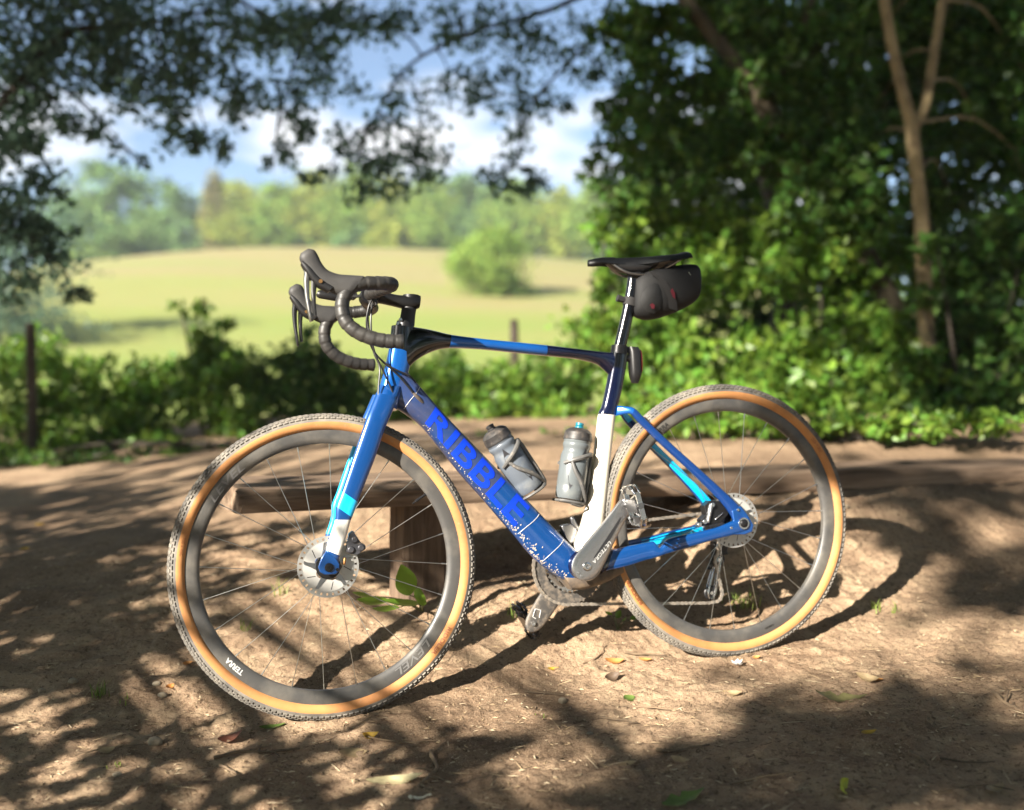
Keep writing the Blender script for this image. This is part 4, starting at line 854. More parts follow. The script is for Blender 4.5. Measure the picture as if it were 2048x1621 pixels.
_f = [(-0.6255, 2.3423, -0.0968), (-0.3162, 2.3263, -0.0937), (-0.3438, 2.2742, -0.1032), (-0.5494, 2.4145, -0.0832), (-0.2385, 2.1419, -0.1183), (0.6404, 2.0383, -0.0947), (0.3299, 2.018, -0.1081), (0.7656, 2.4592, -0.0463), (0.2615, 2.7038, -0.0142), (0.1034, 2.6636, -0.0227), (0.3423, 2.7038, -0.0168), (-0.8387, 2.5831, -0.05), (-0.8338, 2.7117, -0.0186), (0.6261, 2.6998, -0.0158), (0.8621, 2.5555, -0.0315), (0.8853, 2.5595, -0.0314), (0.2774, 2.499, -0.0558), (0.528, 2.5232, -0.0463), (0.7726, 2.2788, -0.0659), (0.2389, 2.1783, -0.0957), (0.2465, 2.5993, -0.0401), (0.3528, 2.1783, -0.0916), (0.925, 2.0144, -0.0856), (-0.8842, 2.294, -0.1101), (-1.9403, 4.3424, 0.1159), (-1.7407, 3.774, 0.1022)]
for (i, k, ll, ww, cu, fo, yaw, roll, lift, lab), q in zip(FL, _f):
    V, F = leaf_blade(ll, ww, cu, fo, 9, seed=300+i, twist=.3*((i % 3)-1), lobes=3 if i in (6, 7) else 0); V[:, 0] -= ll*.5
    V[:, 2] -= np.percentile(V[:, 2], 20)
    o = MB().add(V, F).build('fallen_leaf', LC[k], angle=70)
    o.location = on_ground(q, lift*.3+.002); o.rotation_euler = (math.radians(roll), math.radians((i*37) % 20-10), math.radians(yaw))
    tag(o, lab, 'leaf', 'fallen leaves on the path')
M_TWIG = mat('dry_twig', (.20, .14, .085), .85, var=(30, (.10, .07, .045), .4, .7), rand=.45)
TW = [ ([(428,1532),(480,1522),(560,1511),(600,1508)], .0042, 'long tan stick lying below the front wheel'),
 ([(862,1512),(872,1545),(850,1570),(835,1590)], .0048, 'forked dark twig at the bottom centre'),
 ([(1250,1312),(1290,1316),(1330,1321)], .0036, 'short stick between the chain and the rear tyre'),
 ([(1048,1396),(1100,1397),(1130,1399)], .0022, 'thin straw beside the round pebble'),
 ([(1195,1450),(1240,1452),(1276,1451)], .003, 'thin curved twig at the edge of the soft shadow below the crank'),
 ([(1312,1512),(1350,1508),(1420,1506)], .0042, 'knobbly stick in the half shade at the bottom centre right'),
 ([(1460,1576),(1530,1563),(1610,1545)], .0026, 'long thin twig in the shade at the lower right'),
 ([(1856,1444),(1870,1460),(1884,1470)], .0036, 'pale short stick in the deep shade at the right'),
 ([(1985,1398),(2015,1415),(2046,1432)], .0055, 'stout broken stick at the right edge'),
 ([(1880,1520),(1940,1526),(1990,1532)], .0022, 'thin straight twig in the shade near the right edge'),
 ([(1820,1516),(1845,1530),(1858,1540)], .0042, 'short pale stick left of the leaf at the lower right'),
 ([(720,1487),(800,1493),(870,1489)], .0022, 'thin straw right of the yellow leaf'),
 ([(440,1540),(460,1552),(474,1564)], .003, 'short dark twig below the long tan stick'),
 ([(150,1520),(230,1505),(290,1498)], .0022, 'thin straw in the dappled soil at the lower left'),
 ([(1165,1335),(1195,1322),(1212,1300)], .002, 'fine bent stalk left of the chain leaf'),
 ([(820,1604),(840,1606),(862,1609)], .004, 'white peeled stick at the bottom edge'),
 ([(1880,1590),(1960,1580),(2030,1590)], .0024, 'fine twig in the deep shade at the bottom right'),
 ([(1010,1225),(1060,1222),(1110,1216)], .0022, 'thin root stalk beneath the chainrings'),
 ([(1240,1418),(1330,1426),(1380,1432)], .002, 'fine straw on the lit soil below the rear wheel'),]
_w = [[(-0.6363, 2.2459, -0.1147), (-0.5849, 2.262, -0.1097), (-0.5033, 2.2821, -0.1049), (-0.4615, 2.2901, -0.1044)], [(-0.1746, 2.2662, -0.1005), (-0.1587, 2.194, -0.1097), (-0.1774, 2.1419, -0.1162), (-0.1891, 2.1018, -0.1212)], [(0.2931, 2.736, -0.0044), (0.3445, 2.7319, -0.0086), (0.3952, 2.7238, -0.013)], [(0.0287, 2.5351, -0.0545), (0.091, 2.5271, -0.0534), (0.1268, 2.5231, -0.0546)], [(0.1939, 2.3907, -0.0735), (0.2442, 2.3827, -0.0732), (0.285, 2.3827, -0.0721)], [(0.305, 2.2304, -0.088), (0.3465, 2.2384, -0.0866), (0.4202, 2.2345, -0.0831)], [(0.4305, 2.0782, -0.0982), (0.5045, 2.0983, -0.0929), (0.5931, 2.1304, -0.0866)], [(0.9271, 2.3471, -0.0529), (0.9251, 2.303, -0.0565), (0.9307, 2.2789, -0.0595)], [(1.1217, 2.4594, -0.0348), (1.1324, 2.4073, -0.0388), (1.1446, 2.3592, -0.0433)], [(0.8795, 2.1627, -0.0727), (0.9325, 2.1427, -0.0717), (0.9761, 2.1267, -0.0721)], [(0.8223, 2.1747, -0.0728), (0.8357, 2.1426, -0.0758), (0.8411, 2.1226, -0.0787)], [(-0.3367, 2.3303, -0.0951), (-0.246, 2.3103, -0.095), (-0.1698, 2.3183, -0.0933)], [(-0.618, 2.2259, -0.116), (-0.5904, 2.2018, -0.1199), (-0.5696, 2.1778, -0.1235)], [(-0.9462, 2.278, -0.1131), (-0.8716, 2.3101, -0.108), (-0.8099, 2.3221, -0.1044)], [(0.1791, 2.6797, -0.0194), (0.2195, 2.7079, -0.0101), (0.2452, 2.7522, 0.0072)], [(-0.2014, 2.0737, -0.1241), (-0.1809, 2.0658, -0.123), (-0.1587, 2.0578, -0.1228)], [(0.8212, 2.0184, -0.089), (0.9033, 2.0305, -0.084), (0.9595, 2.0064, -0.0844)], [(-0.0192, 2.8695, 0.0804), (0.049, 2.8776, 0.0827), (0.1181, 2.9016, 0.0859)], [(0.2528, 2.4669, -0.0603), (0.3547, 2.4429, -0.0623), (0.4094, 2.4229, -0.0631)]]
M_PEEL = mat('peeled_stick', (.62, .56, .44), .7)
for k, ((_, rad, lab), P) in enumerate(zip(TW, _w)):
    r = np.random.default_rng(500+k)
    P = np.array([on_ground(q, rad*1.0+.002) for q in P]); c = P.mean(0)
    m = MB(); P2 = resample(P, 4); P2[1:-1] += r.normal(0, rad*.5, P2[1:-1].shape)*[1, 1, .4]
    m.tube(P2-c, rad*(1-.5*np.linspace(0, 1, len(P2))), n=7)
    if k in (1, 0, 8):
        for b in range(3):
            s = P2[len(P2)//2+b-1]-c; v = r.normal(size=3)*[1, 1, .25]; v /= np.linalg.norm(v)
            m.tube(np.array([s, s+v*.02+[0, 0, .004], s+v*.045]), [rad*.6, rad*.45, rad*.25], n=6)
    o = m.build('twig', M_PEEL if k == 15 else M_TWIG); o.location = tuple(c); tag(o, lab, 'twig', 'sticks and twigs on the path')
M_STONE = mat('path_stone', (.30, .25, .18), .9, var=(50, (.20, .16, .11), .4, .65), bump=(120, .5, .004), rand=.2)
def stone_mesh(sz, seed):
    bm = bmesh.new(); bmesh.ops.create_icosphere(bm, subdivisions=3, radius=1)
    r = np.random.default_rng(seed); off = r.uniform(0, 50)
    for v in bm.verts:
        n = 1+.5*float(fbm(np.array([v.co.x*1.3+off]), np.array([v.co.y*1.3+v.co.z]), 3, seed)[0])
        v.co = Vector((v.co.x*sz[0]*n, v.co.y*sz[1]*n, v.co.z*sz[2]*n))
    me = bpy.data.meshes.new('stone'); bm.to_mesh(me); bm.free(); me.materials.append(M_STONE)
    me.polygons.foreach_set('use_smooth', [True]*len(me.polygons)); return me
_g = [(-0.7919, 2.3342, -0.1019), (-1.0865, 2.6073, -0.0432), (-0.876, 2.5992, -0.046), (-0.8454, 2.551, -0.0566), (0.1192, 2.4909, -0.0605), (-1.1437, 2.5631, -0.0527), (0.1713, 2.3145, -0.0843), (-0.2475, 2.6878, -0.015), (1.1007, 3.4933, 0.2898), (-0.8229, 2.1937, -0.1252)]
for k, (q, sz, lab) in enumerate(zip(_g, [(.017, .013, .012), (.012, .01, .008), (.012, .009, .007), (.012, .010, .008), (.010, .009, .009), (.009, .008, .007), (.008, .004, .004), (.012, .008, .006), (.014, .011, .008), (.010, .008, .006)],
        ['yellowish stone in the dappled soil below the left of the front wheel', 'grey stone in the shade at the far left beside the grass tuft', 'upper one of two brown stones left of the front tyre', 'lower one of two brown stones left of the front tyre',
         'round ridged pebble on the sunlit soil below the far crank', 'small dark stone at the left edge', 'tiny white chip in the soft shade below the pebble', 'flat clod beside the front tyre shadow', 'pale stone on the path right of the rear hub', 'small brown stone near the lower left corner'])):
    o = bpy.data.objects.new('stone', stone_mesh(sz, 700+k)); COL.objects.link(o); o.location = on_ground(q, sz[2]*.45); tag(o, lab, 'stone', 'loose stones on the path')
# the white scrap under the rear tyre: a crumpled little blossom
_s = [(0.5702, 2.6717, -0.0212)][0]
fl = empty('blossom', on_ground(_s, .006)); tag(fl, 'white fallen blossom lying under the rear tyre', 'blossom')
M_PETAL = mat('white_petal', (.82, .82, .80), .5, transl=.2)
for k in range(6):
    V, F = leaf_blade(.020, .008, .6, .5, 6, seed=800+k)
    Rm = np.array(Matrix.Rotation(k*1.05+.2, 3, 'Z') @ Matrix.Rotation(-.5+.15*(k % 3), 3, 'Y'))
    MB().add(V@Rm.T, F).build('petal', M_PETAL, fl, angle=60)

# crumbs, bark chips and needles: nobody could count them
r = np.random.default_rng(77); V = []; F = []; n = 0; mi = []
for k in range(5200):
    y = 1.85+abs(r.normal(0, 1.1)) if k % 3 else r.uniform(1.85, 3.6); x = r.uniform(-.62, .62)*y*.85
    if y > 5.5: continue
    ln = r.uniform(.004, .018)*(1 if k % 7 else 1.9); w = r.uniform(.0006, .002)
    if k % 9 == 0: ln = r.uniform(.03, .075); w = r.uniform(.0006, .0012); a = r.uniform(0, PI); z = 0
    d = np.array([math.cos(a), math.sin(a), r.normal(0, .18)]); s = np.array([-d[1], d[0], 0])*w; up = np.array([0, 0, w*1.3])
    c = np.array([x, y, 0]); V += [c-d*ln/2-s, c-d*ln/2+s, c+d*ln/2+s*.6, c+d*ln/2-s*.6, c+up]
    F += [[n, n+1, n+4], [n+1, n+2, n+4], [n+2, n+3, n+4], [n+3, n, n+4]]; mi += [int(r.integers(0, 3))]*4; n += 5
V = np.array(V); cz = V.reshape(-1, 5, 3); zz = zg(cz[:, 0, 0], cz[:, 0, 1])+relief(cz[:, 0, 0], cz[:, 0, 1]); V[:, 2] += np.repeat(zz, 5)+.0022
lit = fast_mesh('litter', V, np.array(F), [mat('litter_tan', (.36, .26, .15), .9), mat('litter_brown', (.13, .085, .05), .9), mat('litter_pale', (.48, .38, .25), .9)], mi=mi)
tag(lit, kind='stuff')

# ------------------------------------------------------------------ the summer haze over the meadow
hz = MB(); hz.box((0, 200, 15), (420, 260, 23))
M_HAZE = bpy.data.materials.new('haze'); M_HAZE.use_nodes = True; hn = M_HAZE.node_tree
hn.nodes.clear(); ho = hn.nodes.new('ShaderNodeOutputMaterial'); hv = hn.nodes.new('ShaderNodeVolumePrincipled')
hv.inputs['Color'].default_value = (.86, .93, 1, 1); hv.inputs['Density'].default_value = .0008; hv.inputs['Anisotropy'].default_value = .2
hn.links.new(hv.outputs['Volume'], ho.inputs['Volume'])
tag(hz.build('haze', M_HAZE, smooth=False), kind='stuff')

# ------------------------------------------------------------------ the bicycle
# bicycle frame of reference: x forward from the rear hub, y towards the near (left) side, z up from the tyre contact
BR = np.array([[-0.9541629090110987, 0.2867323489891161, -0.08577705468633048], [-0.29194124173803615, -0.9548079415411548, 0.05578625406313398], [-0.06590488934769224, 0.07827103431747089, 0.9947513210581536]])
BO = np.array([0.5929677722811316, 2.7512793781149956, 0.0])
SR = np.array([[0.9996029987490389, 0.028174921569561605, -0.0001366984932164614], [-0.028174921569561605, 0.9995559296831293, -0.00970140349867066], [-0.0001366984932164614, 0.00970140349867066, 0.9999529309340904]]); SO = np.array([0.9964119595556709, 0.0, 0.33072159227714215])
BM = Matrix([[*BR[0], BO[0]], [*BR[1], BO[1]], [*BR[2], BO[2]], [0, 0, 0, 1]])
WB, WR = 1.0436878883356366, 0.347
def steer(V): return (V-SO)@SR.T+SO
bike = empty('bicycle'); bike.matrix_world = BM
tag(bike, 'blue and white gravel bicycle with drop handlebar and tan wall tyres propped on the soil', 'bicycle')

MUD = (.30, .22, .14)
P_BLUE = mat('blue_metallic_paint', (.004, .058, .235), .3, .3, coat=1, dust=(MUD, 130, .66, .84, .8))
P_BLUE2 = mat('bright_blue_metallic_paint', (.006, .100, .40), .28, .4, coat=1, dust=(MUD, 130, .70, .86, .8))
P_STAY = mat('blue_stay_paint', (.004, .042, .20), .3, .3, coat=1, dust=(MUD, 150, .66, .84, .8))
P_NAVY = mat('navy_paint', (.003, .006, .034), .25, .2, coat=1, dust=(MUD, 120, .68, .82, .8))
P_DUSTY = mat('dusty_navy_paint', (.017, .050, .175), .38, .25, coat=.6, var=(16, (.042, .054, .120), .4, .62), dust=((.30, .24, .20), 150, .63, .80, .9))
P_BLACK = mat('gloss_black_paint', (.003, .003, .004), .18, 0, coat=.8, dust=(MUD, 220, .80, .92, .8))
P_CYAN = mat('cyan_paint', (.0, .42, .78), .35, 0, coat=1)
P_WHITE = mat('white_paint', (.80, .79, .76), .3, 0, coat=1, var=(7, (.72, .70, .64), .4, .7))
P_CREAM = mat('cream_white_paint', (.78, .72, .60), .3, 0, coat=1, var=(9, (.66, .58, .46), .45, .75), dust=((.5, .42, .3), 60, .66, .85, .8))
P_LETTER = mat('royal_blue_lettering', (.002, .036, .52), .45, 0, spec=.3, dust=((.36, .28, .2), 150, .68, .84, .8))
P_MUDDY = mat('muddy_underside', (.16, .115, .075), .7, var=(30, (.05, .04, .035), .4, .65))
M_TREAD = mat('tyre_tread_rubber', (.115, .107, .097), .85, var=(22, (.23, .205, .17), .42, .66), bump=(300, .4, .001))
M_TAN = mat('tan_sidewall', (.50, .232, .078), .75, var=(9, (.36, .155, .052), .40, .66), dust=((.34, .25, .16), 60, .60, .80, .9), bump=(500, .25, .0006))
M_RIM = mat('matt_carbon_rim', (.062, .060, .058), .42, var=(14, (.125, .115, .10), .42, .68), coat=.1)
M_STEEL = mat('spoke_steel', (.62, .60, .56), .32, 1.0)
M_ALU = mat('grey_anodised_alloy', (.30, .30, .31), .34, 1.0, dust=(MUD, 70, .62, .8, .8))
M_ALU2 = mat('polished_alloy', (.62, .62, .62), .25, 1.0, dust=(MUD, 90, .64, .82, .7))
M_CRANK = mat('dark_silver_crank', (.36, .36, .37), .26, .9, coat=.3)
M_CRANKD = mat('dark_crank_underside', (.035, .035, .038), .35, .5, coat=.3)
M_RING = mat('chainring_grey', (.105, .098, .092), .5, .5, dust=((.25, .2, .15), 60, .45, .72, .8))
M_CHAIN = mat('worn_chain', (.42, .38, .33), .45, .8, dust=(MUD, 200, .5, .7, .8))
M_FIN = mat('rotor_cooling_fin', (.52, .51, .485), .5, .45, dust=(MUD, 90, .62, .85, .8))
M_TRACK = mat('rotor_brake_track', (.50, .49, .47), .4, .75)
M_BLK = mat('black_plastic', (.010, .010, .011), .45)
M_BLKM = mat('black_alloy', (.022, .022, .024), .35, .6)
M_HOOD = mat('hood_rubber', (.030, .029, .029), .6, bump=(260, .3, .0008), var=(20, (.048, .046, .044), .4, .7))
M_TAPE = mat('bar_tape', (.020, .019, .0185), .48, bump=(200, .35, .0008), var=(40, (.045, .042, .039), .42, .7))
M_LEVER = mat('brushed_lever', (.30, .29, .28), .28, .9)
M_SADDLE = mat('saddle_black', (.006, .0065, .008), .4, coat=.1)
M_COPPER = mat('brass_bolt', (.55, .30, .12), .35, .9)
M_REDL = mat('dark_red_lens', (.07, .006, .008), .15, coat=1)
M_PRINTW = mat('pale_print', (.55, .55, .54), .4)
M_PRINTD = mat('dark_print', (.012, .011, .010), .5)
M_PRINTB = mat('brown_print', (.26, .085, .03), .6)
M_SIL = mat('silver_print', (.33, .325, .32), .3, .6)
M_FAINT = mat('faint_print', (.135, .13, .127), .4)
M_CALI = mat('calliper_grey', (.075, .075, .085), .4, .5, dust=(MUD, 70, .58, .8, .8))

def text_mesh(body, size, off=0.0, shear=0.0, xs=1.0, spacing=1.0, maxlen=None):
    """flat lettering as triangles: (n,2) points centred on x, standing on y=0"""
    cu = bpy.data.curves.new('lettering', 'FONT'); cu.body = body; cu.size = size; cu.offset = off; cu.shear = shear
    cu.align_x = 'CENTER'; cu.resolution_u = 4; cu.space_character = spacing
    o = bpy.data.objects.new('lettering', cu); COL.objects.link(o)
    dg = bpy.context.evaluated_depsgraph_get(); me = bpy.data.meshes.new_from_object(o.evaluated_get(dg))
    bpy.data.objects.remove(o); bpy.data.curves.remove(cu)
    bm = bmesh.new(); bm.from_mesh(me); bpy.data.meshes.remove(me)
    bmesh.ops.triangulate(bm, faces=bm.faces[:])
    ml = maxlen or size*.35
    for _ in range(4):
        ed = [e for e in bm.edges if e.calc_length() > ml]
        if not ed: break
        bmesh.ops.subdivide_edges(bm, edges=ed, cuts=1); bmesh.ops.triangulate(bm, faces=bm.faces[:])
    V = np.array([(v.co.x*xs, v.co.y) for v in bm.verts]); bm.verts.index_update()
    F = [[v.index for v in f.verts] for f in bm.faces]; bm.free()
    return V, F
def lettering(V3, F, m, parent, xf=None):
    o = MB().add(V3, F).build('lettering', m, parent, xf=xf, smooth=False)
    return o

# ---- main frame
TT = [((0.8167, 0.0, 0.8999), (0.8185, 0.0, 0.7906)), ((0.7876, 0.0, 0.8948), (0.792, 0.0, 0.8133)), ((0.7486, 0.0, 0.8855), (0.7532, 0.0, 0.8318)), ((0.7021, 0.0, 0.872), (0.71, 0.0, 0.8392)), ((0.6271, 0.0, 0.8581), (0.6319, 0.0, 0.8323)), ((0.5376, 0.0, 0.8446), (0.54, 0.0, 0.8184)), ((0.4596, 0.0, 0.8327), (0.4621, 0.0, 0.8063)), ((0.3804, 0.0, 0.8194), (0.3828, 0.0, 0.794)), ((0.3133, 0.0, 0.8079), (0.3311, 0.0, 0.7795)), ((0.2835, 0.0, 0.8036), (0.3144, 0.0, 0.7682)), ((0.2534, 0.0, 0.7993), (0.2944, 0.0, 0.7477))]
MB().loft(TT, [.022, .024, .024, .022, .021, .020, .020, .020, .018, .016, .014], e=2.6, n=24, seg_m=[0, 0, 0, 1, 1, 1, 2, 2, 2, 2], sub=5).build('top_tube', [P_BLACK, P_BLUE2, P_NAVY], bike)
DT = [((0.8309, 0.0, 0.8181), (0.874, 0.0, 0.7097)), ((0.8097, 0.0, 0.7779), (0.8504, 0.0, 0.7008)), ((0.7875, 0.0, 0.7485), (0.8273, 0.0, 0.6846)), ((0.7541, 0.0, 0.7036), (0.793, 0.0, 0.6542)), ((0.7146, 0.0, 0.6542), (0.7597, 0.0, 0.6091)), ((0.6516, 0.0, 0.5793), (0.7041, 0.0, 0.5287)), ((0.5937, 0.0, 0.5101), (0.652, 0.0, 0.4603)), ((0.5351, 0.0, 0.4414), (0.5948, 0.0, 0.3833)), ((0.4759, 0.0, 0.3707), (0.5371, 0.0, 0.3054)), ((0.4303, 0.0, 0.3183), (0.4838, 0.0, 0.2572)), ((0.4054, 0.0, 0.298), (0.4538, 0.0, 0.2387))]
DW = [.022, .026, .029, .030, .030, .030, .030, .030, .032, .036, .038]
MB().loft(DT, DW, e=2.7, n=28, seg_m=[0, 0, 0, 0, 1, 1, 2, 2, 2, 2], sub=5).build('down_tube', [P_DUSTY, P_DUSTY, P_BLUE], bike)
down = bpy.data.objects['down_tube']
HT = [((0.8448, 0.0, 0.9013), (0.7926, 0.0, 0.8938)), ((0.8534, 0.0, 0.8557), (0.8008, 0.0, 0.826)), ((0.8671, 0.0, 0.8081), (0.8109, 0.0, 0.7926)), ((0.8843, 0.0, 0.761), (0.8267, 0.0, 0.7511)), ((0.8968, 0.0, 0.7258), (0.8462, 0.0, 0.7078))]
MB().loft(HT, [.023, .022, .022, .025, .027], e=2.4, n=24, seg_m=[1, 0, 0, 0], sub=4).build('head_tube', [P_BLUE2, P_BLACK], bike)
ST = [((0.2832, 0.0, 0.8062), (0.24, 0.0, 0.7934)), ((0.2912, 0.0, 0.7668), (0.2491, 0.0, 0.7577)), ((0.3057, 0.0, 0.7163), (0.2638, 0.0, 0.7071)), ((0.3211, 0.0, 0.67), (0.2805, 0.0, 0.6632)), ((0.3327, 0.0, 0.6491), (0.2879, 0.0, 0.6433)), ((0.347, 0.0, 0.5853), (0.3024, 0.0, 0.5791)), ((0.3636, 0.0, 0.5105), (0.3194, 0.0, 0.5028)), ((0.3823, 0.0, 0.4427), (0.3344, 0.0, 0.4318)), ((0.4009, 0.0, 0.3879), (0.347, 0.0, 0.3723)), ((0.4231, 0.0, 0.3376), (0.3572, 0.0, 0.3228)), ((0.4458, 0.0, 0.2951), (0.3666, 0.0, 0.2811))]
MB().loft(ST, [.018, .0175, .017, .0165, .0165, .017, .019, .022, .027, .032, .034], e=2.5, n=24, seg_m=[3, 0, 0, 0, 1, 1, 1, 1, 1, 2], sub=4).build('seat_tube', [P_NAVY, P_CREAM, P_CREAM, P_BLACK], bike)
BBC = [(0.42823758217174845, 0.2802319471659882)][0]
m = MB(); m.lathe_y([(0, -.044), (.030, -.044), (.034, -.038), (.034, .040), (.030, .046), (0, .046)], BBC, 40, seg_m=[0]*5)
BBL = [((0.4731, 0.0, 0.2584), (0.4503, 0.0, 0.2184)), ((0.4325, 0.0, 0.2661), (0.4171, 0.0, 0.2168)), ((0.3782, 0.0, 0.2723), (0.3623, 0.0, 0.2265)), ((0.3227, 0.0, 0.2849), (0.3129, 0.0, 0.2446))]
m.loft(BBL, [.030, .038, .040, .036], e=3, n=20, mi=1, sub=3)
m.build('bottom_bracket_shell', [P_NAVY, P_MUDDY], bike)
def mirror(prs): return [tuple((x, -y, z) for x, y, z in q) for q in prs]
SS = [((0.2851, 0.012, 0.6667), (0.2903, 0.012, 0.6415)), ((0.2684, 0.024, 0.6635), (0.2731, 0.024, 0.6435)), ((0.2486, 0.034, 0.6564), (0.2583, 0.034, 0.6418)), ((0.2253, 0.038, 0.6302), (0.2429, 0.038, 0.6201)),
      ((0.169, 0.044, 0.5682), (0.1881, 0.044, 0.5583)), ((0.0962, 0.052, 0.4929), (0.1145, 0.052, 0.4805)), ((0.0294, 0.06, 0.4227), (0.0498, 0.06, 0.4055)), ((-0.0034, 0.066, 0.3838), (0.0244, 0.066, 0.3648)), ((-0.0272, 0.068, 0.3468), (0.0145, 0.068, 0.3331))]
SW = [.006, .008, .008, .008, .008, .008, .008, .007, .006]
for sgn, nm in ((1, 'near'), (-1, 'far')):
    q = SS if sgn > 0 else mirror(SS)
    MB().loft(q, SW, e=2.6, n=16, sub=4, seg_m=([1, 1] if sgn > 0 else [0, 0])+[0]*6).build('seat_stay', [P_STAY, P_BLUE2], bike)
# cyan inner faces of the far stays, as thin paint panels
def inner_panel(prs, w, m, i0, i1, parent, name):
    A = resample(np.array([q[0] for q in prs]), 4); Bq = resample(np.array([q[1] for q in prs]), 4); W = resample(np.array(w)[:, None], 4)[:, 0]
    k0, k1 = int(i0*4), int(i1*4); mm = MB(); V = []; F = []
    for k in range(k0, k1+1):
        a, b = A[k], Bq[k]; y = np.array([0, W[k]+.0008, 0])
        V += [a*.88+b*.12+y*.78, (a+b)/2+y, a*.12+b*.88+y*.78]
    for k in range(k1-k0):
        for j in (0, 1): F.append([3*k+j, 3*k+j+1, 3*k+j+4, 3*k+j+3])
    mm.add(V, F); return mm.build(name, m, parent)
inner_panel(mirror(SS), SW, P_CYAN, 4.2, 7, bpy.data.objects['seat_stay.001'], 'paint_panel')
inner_panel(mirror(SS), SW, P_CYAN, 2.0, 3.0, bpy.data.objects['seat_stay.001'], 'paint_panel')
CS = [((0.3698, 0.04, 0.3144), (0.3825, 0.04, 0.2514)), ((0.3456, 0.046, 0.3121), (0.3708, 0.046, 0.2592)), ((0.2971, 0.05, 0.3157), (0.3155, 0.05, 0.2655)), ((0.2491, 0.053, 0.3194), (0.2644, 0.053, 0.2749)), ((0.2362, 0.0545, 0.3181), (0.2485, 0.0545, 0.2769)), ((0.2221, 0.056, 0.3016), (0.2297, 0.056, 0.2799)), ((0.1987, 0.0575, 0.3217), (0.2052, 0.0575, 0.2848)),
      ((0.1494, 0.06, 0.3279), (0.15, 0.06, 0.2939)), ((0.0691, 0.064, 0.3361), (0.0693, 0.064, 0.3069)), ((0.0214, 0.068, 0.3492), (0.0195, 0.068, 0.3132)), ((-0.0222, 0.069, 0.3601), (-0.0236, 0.069, 0.3189))]
CW = [.010, .010, .010, .009, .009, .009, .009, .009, .009, .008, .006]
MB().loft(CS, CW, e=3, n=16, sub=3, seg_m=[1]+[0]*9).build('chain_stay', [P_BLUE, P_NAVY], bike)
CSF = mirror([q for i, q in enumerate(CS) if i not in (4, 5)]); CWF = [w for i, w in enumerate(CW) if i not in (4, 5)]
MB().loft(CSF, CWF, e=3, n=16, sub=3).build('chain_stay', P_STAY, bike)
inner_panel(CSF, CWF, P_CYAN, 3.6, 6.6, bpy.data.objects['chain_stay.001'], 'paint_panel')
HUBR = (-.0072, .3401)
for sgn in (1, -1):
    m = MB(); m.extrude([(0.0216133749985723, 0.3747794237464497), (-0.005259916479869453, 0.3849070707055097), (-0.02279192676962971, 0.36004196034446734), (-0.0372421161530927, 0.33285559527822145), (-0.03105456779308602, 0.31551982689023383), (-0.008857001374050988, 0.3101905031635555), (0.027984589492807466, 0.3141305627248853), (0.059459277598702176, 0.3124110646845675), (0.05174574462862869, 0.3319454087695784), (0.018613873811434534, 0.3489028771279755)], sgn*.062, sgn*.0735)
    m.build('dropout', P_BLUE, bike, bevel=.0025)
m = MB(); m.lathe_y([(0, .082), (.006, .082), (.0085, .0805), (.0105, .079), (.0105, .0736)], HUBR, 24); m.lathe_y([(.0105, .0775), (.015, .0775), (.0155, .0736)], HUBR, 24, mi=1)
m.build('thru_axle', [M_BLKM, M_ALU2], bike)
m = MB()
for q in [(0.005, 0.0745, 0.3759), (0.0296, 0.0745, 0.3325)]: m.lathe_y([(0, .0765), (.0035, .0765), (.004, .0725)], (q[0], q[2]), 14)
m.build('bolt', M_ALU2, bike)

# RIBBLE on the down tube, wrapped round its near side
dA = resample(np.array([q[0] for q in DT]), 8); dB = resample(np.array([q[1] for q in DT]), 8); dW = resample(np.array(DW)[:, None], 8)[:, 0]
dC = (dA+dB)/2; dS = np.concatenate([[0], np.cumsum(np.linalg.norm(np.diff(dC, axis=0), axis=1))])
def on_down(s, v, lift):
    k = np.interp(s, dS, np.arange(len(dS))); i = np.clip(k.astype(int), 0, len(dS)-2); f = (k-i)[:, None]
    c = dC[i]*(1-f)+dC[i+1]*f; h = ((dA-dB)/2)[i]*(1-f)+((dA-dB)/2)[i+1]*f; w = (dW[i]*(1-f[:, 0])+dW[i+1]*f[:, 0])
    vv = np.clip(v, -.97, .97); y = (w+lift)*(1-np.abs(vv)**2.7)**(1/2.7)
    return c+h*vv[:, None]*(1+lift/.04)+np.stack([0*y, y+lift*.3, 0*y], 1)
s0 = np.interp(np.linalg.norm(dC-np.array([(0.7725, 0.0, 0.6781)][0]), axis=1).argmin(), np.arange(len(dS)), dS)
s1 = np.interp(np.linalg.norm(dC-np.array([(0.564, 0.0, 0.4096)][0]), axis=1).argmin(), np.arange(len(dS)), dS)
V, F = text_mesh('RIBBLE', 1.0, off=.022, maxlen=.09)
V[:, 0] = (V[:, 0]-V[:, 0].min())/(V[:, 0].max()-V[:, 0].min()); V[:, 1] = (V[:, 1]-V[:, 1].min())/(V[:, 1].max()-V[:, 1].min())
lettering(on_down(s0+V[:, 0]*(s1-s0), -.74+1.48*V[:, 1], .0008), F, P_LETTER, down)
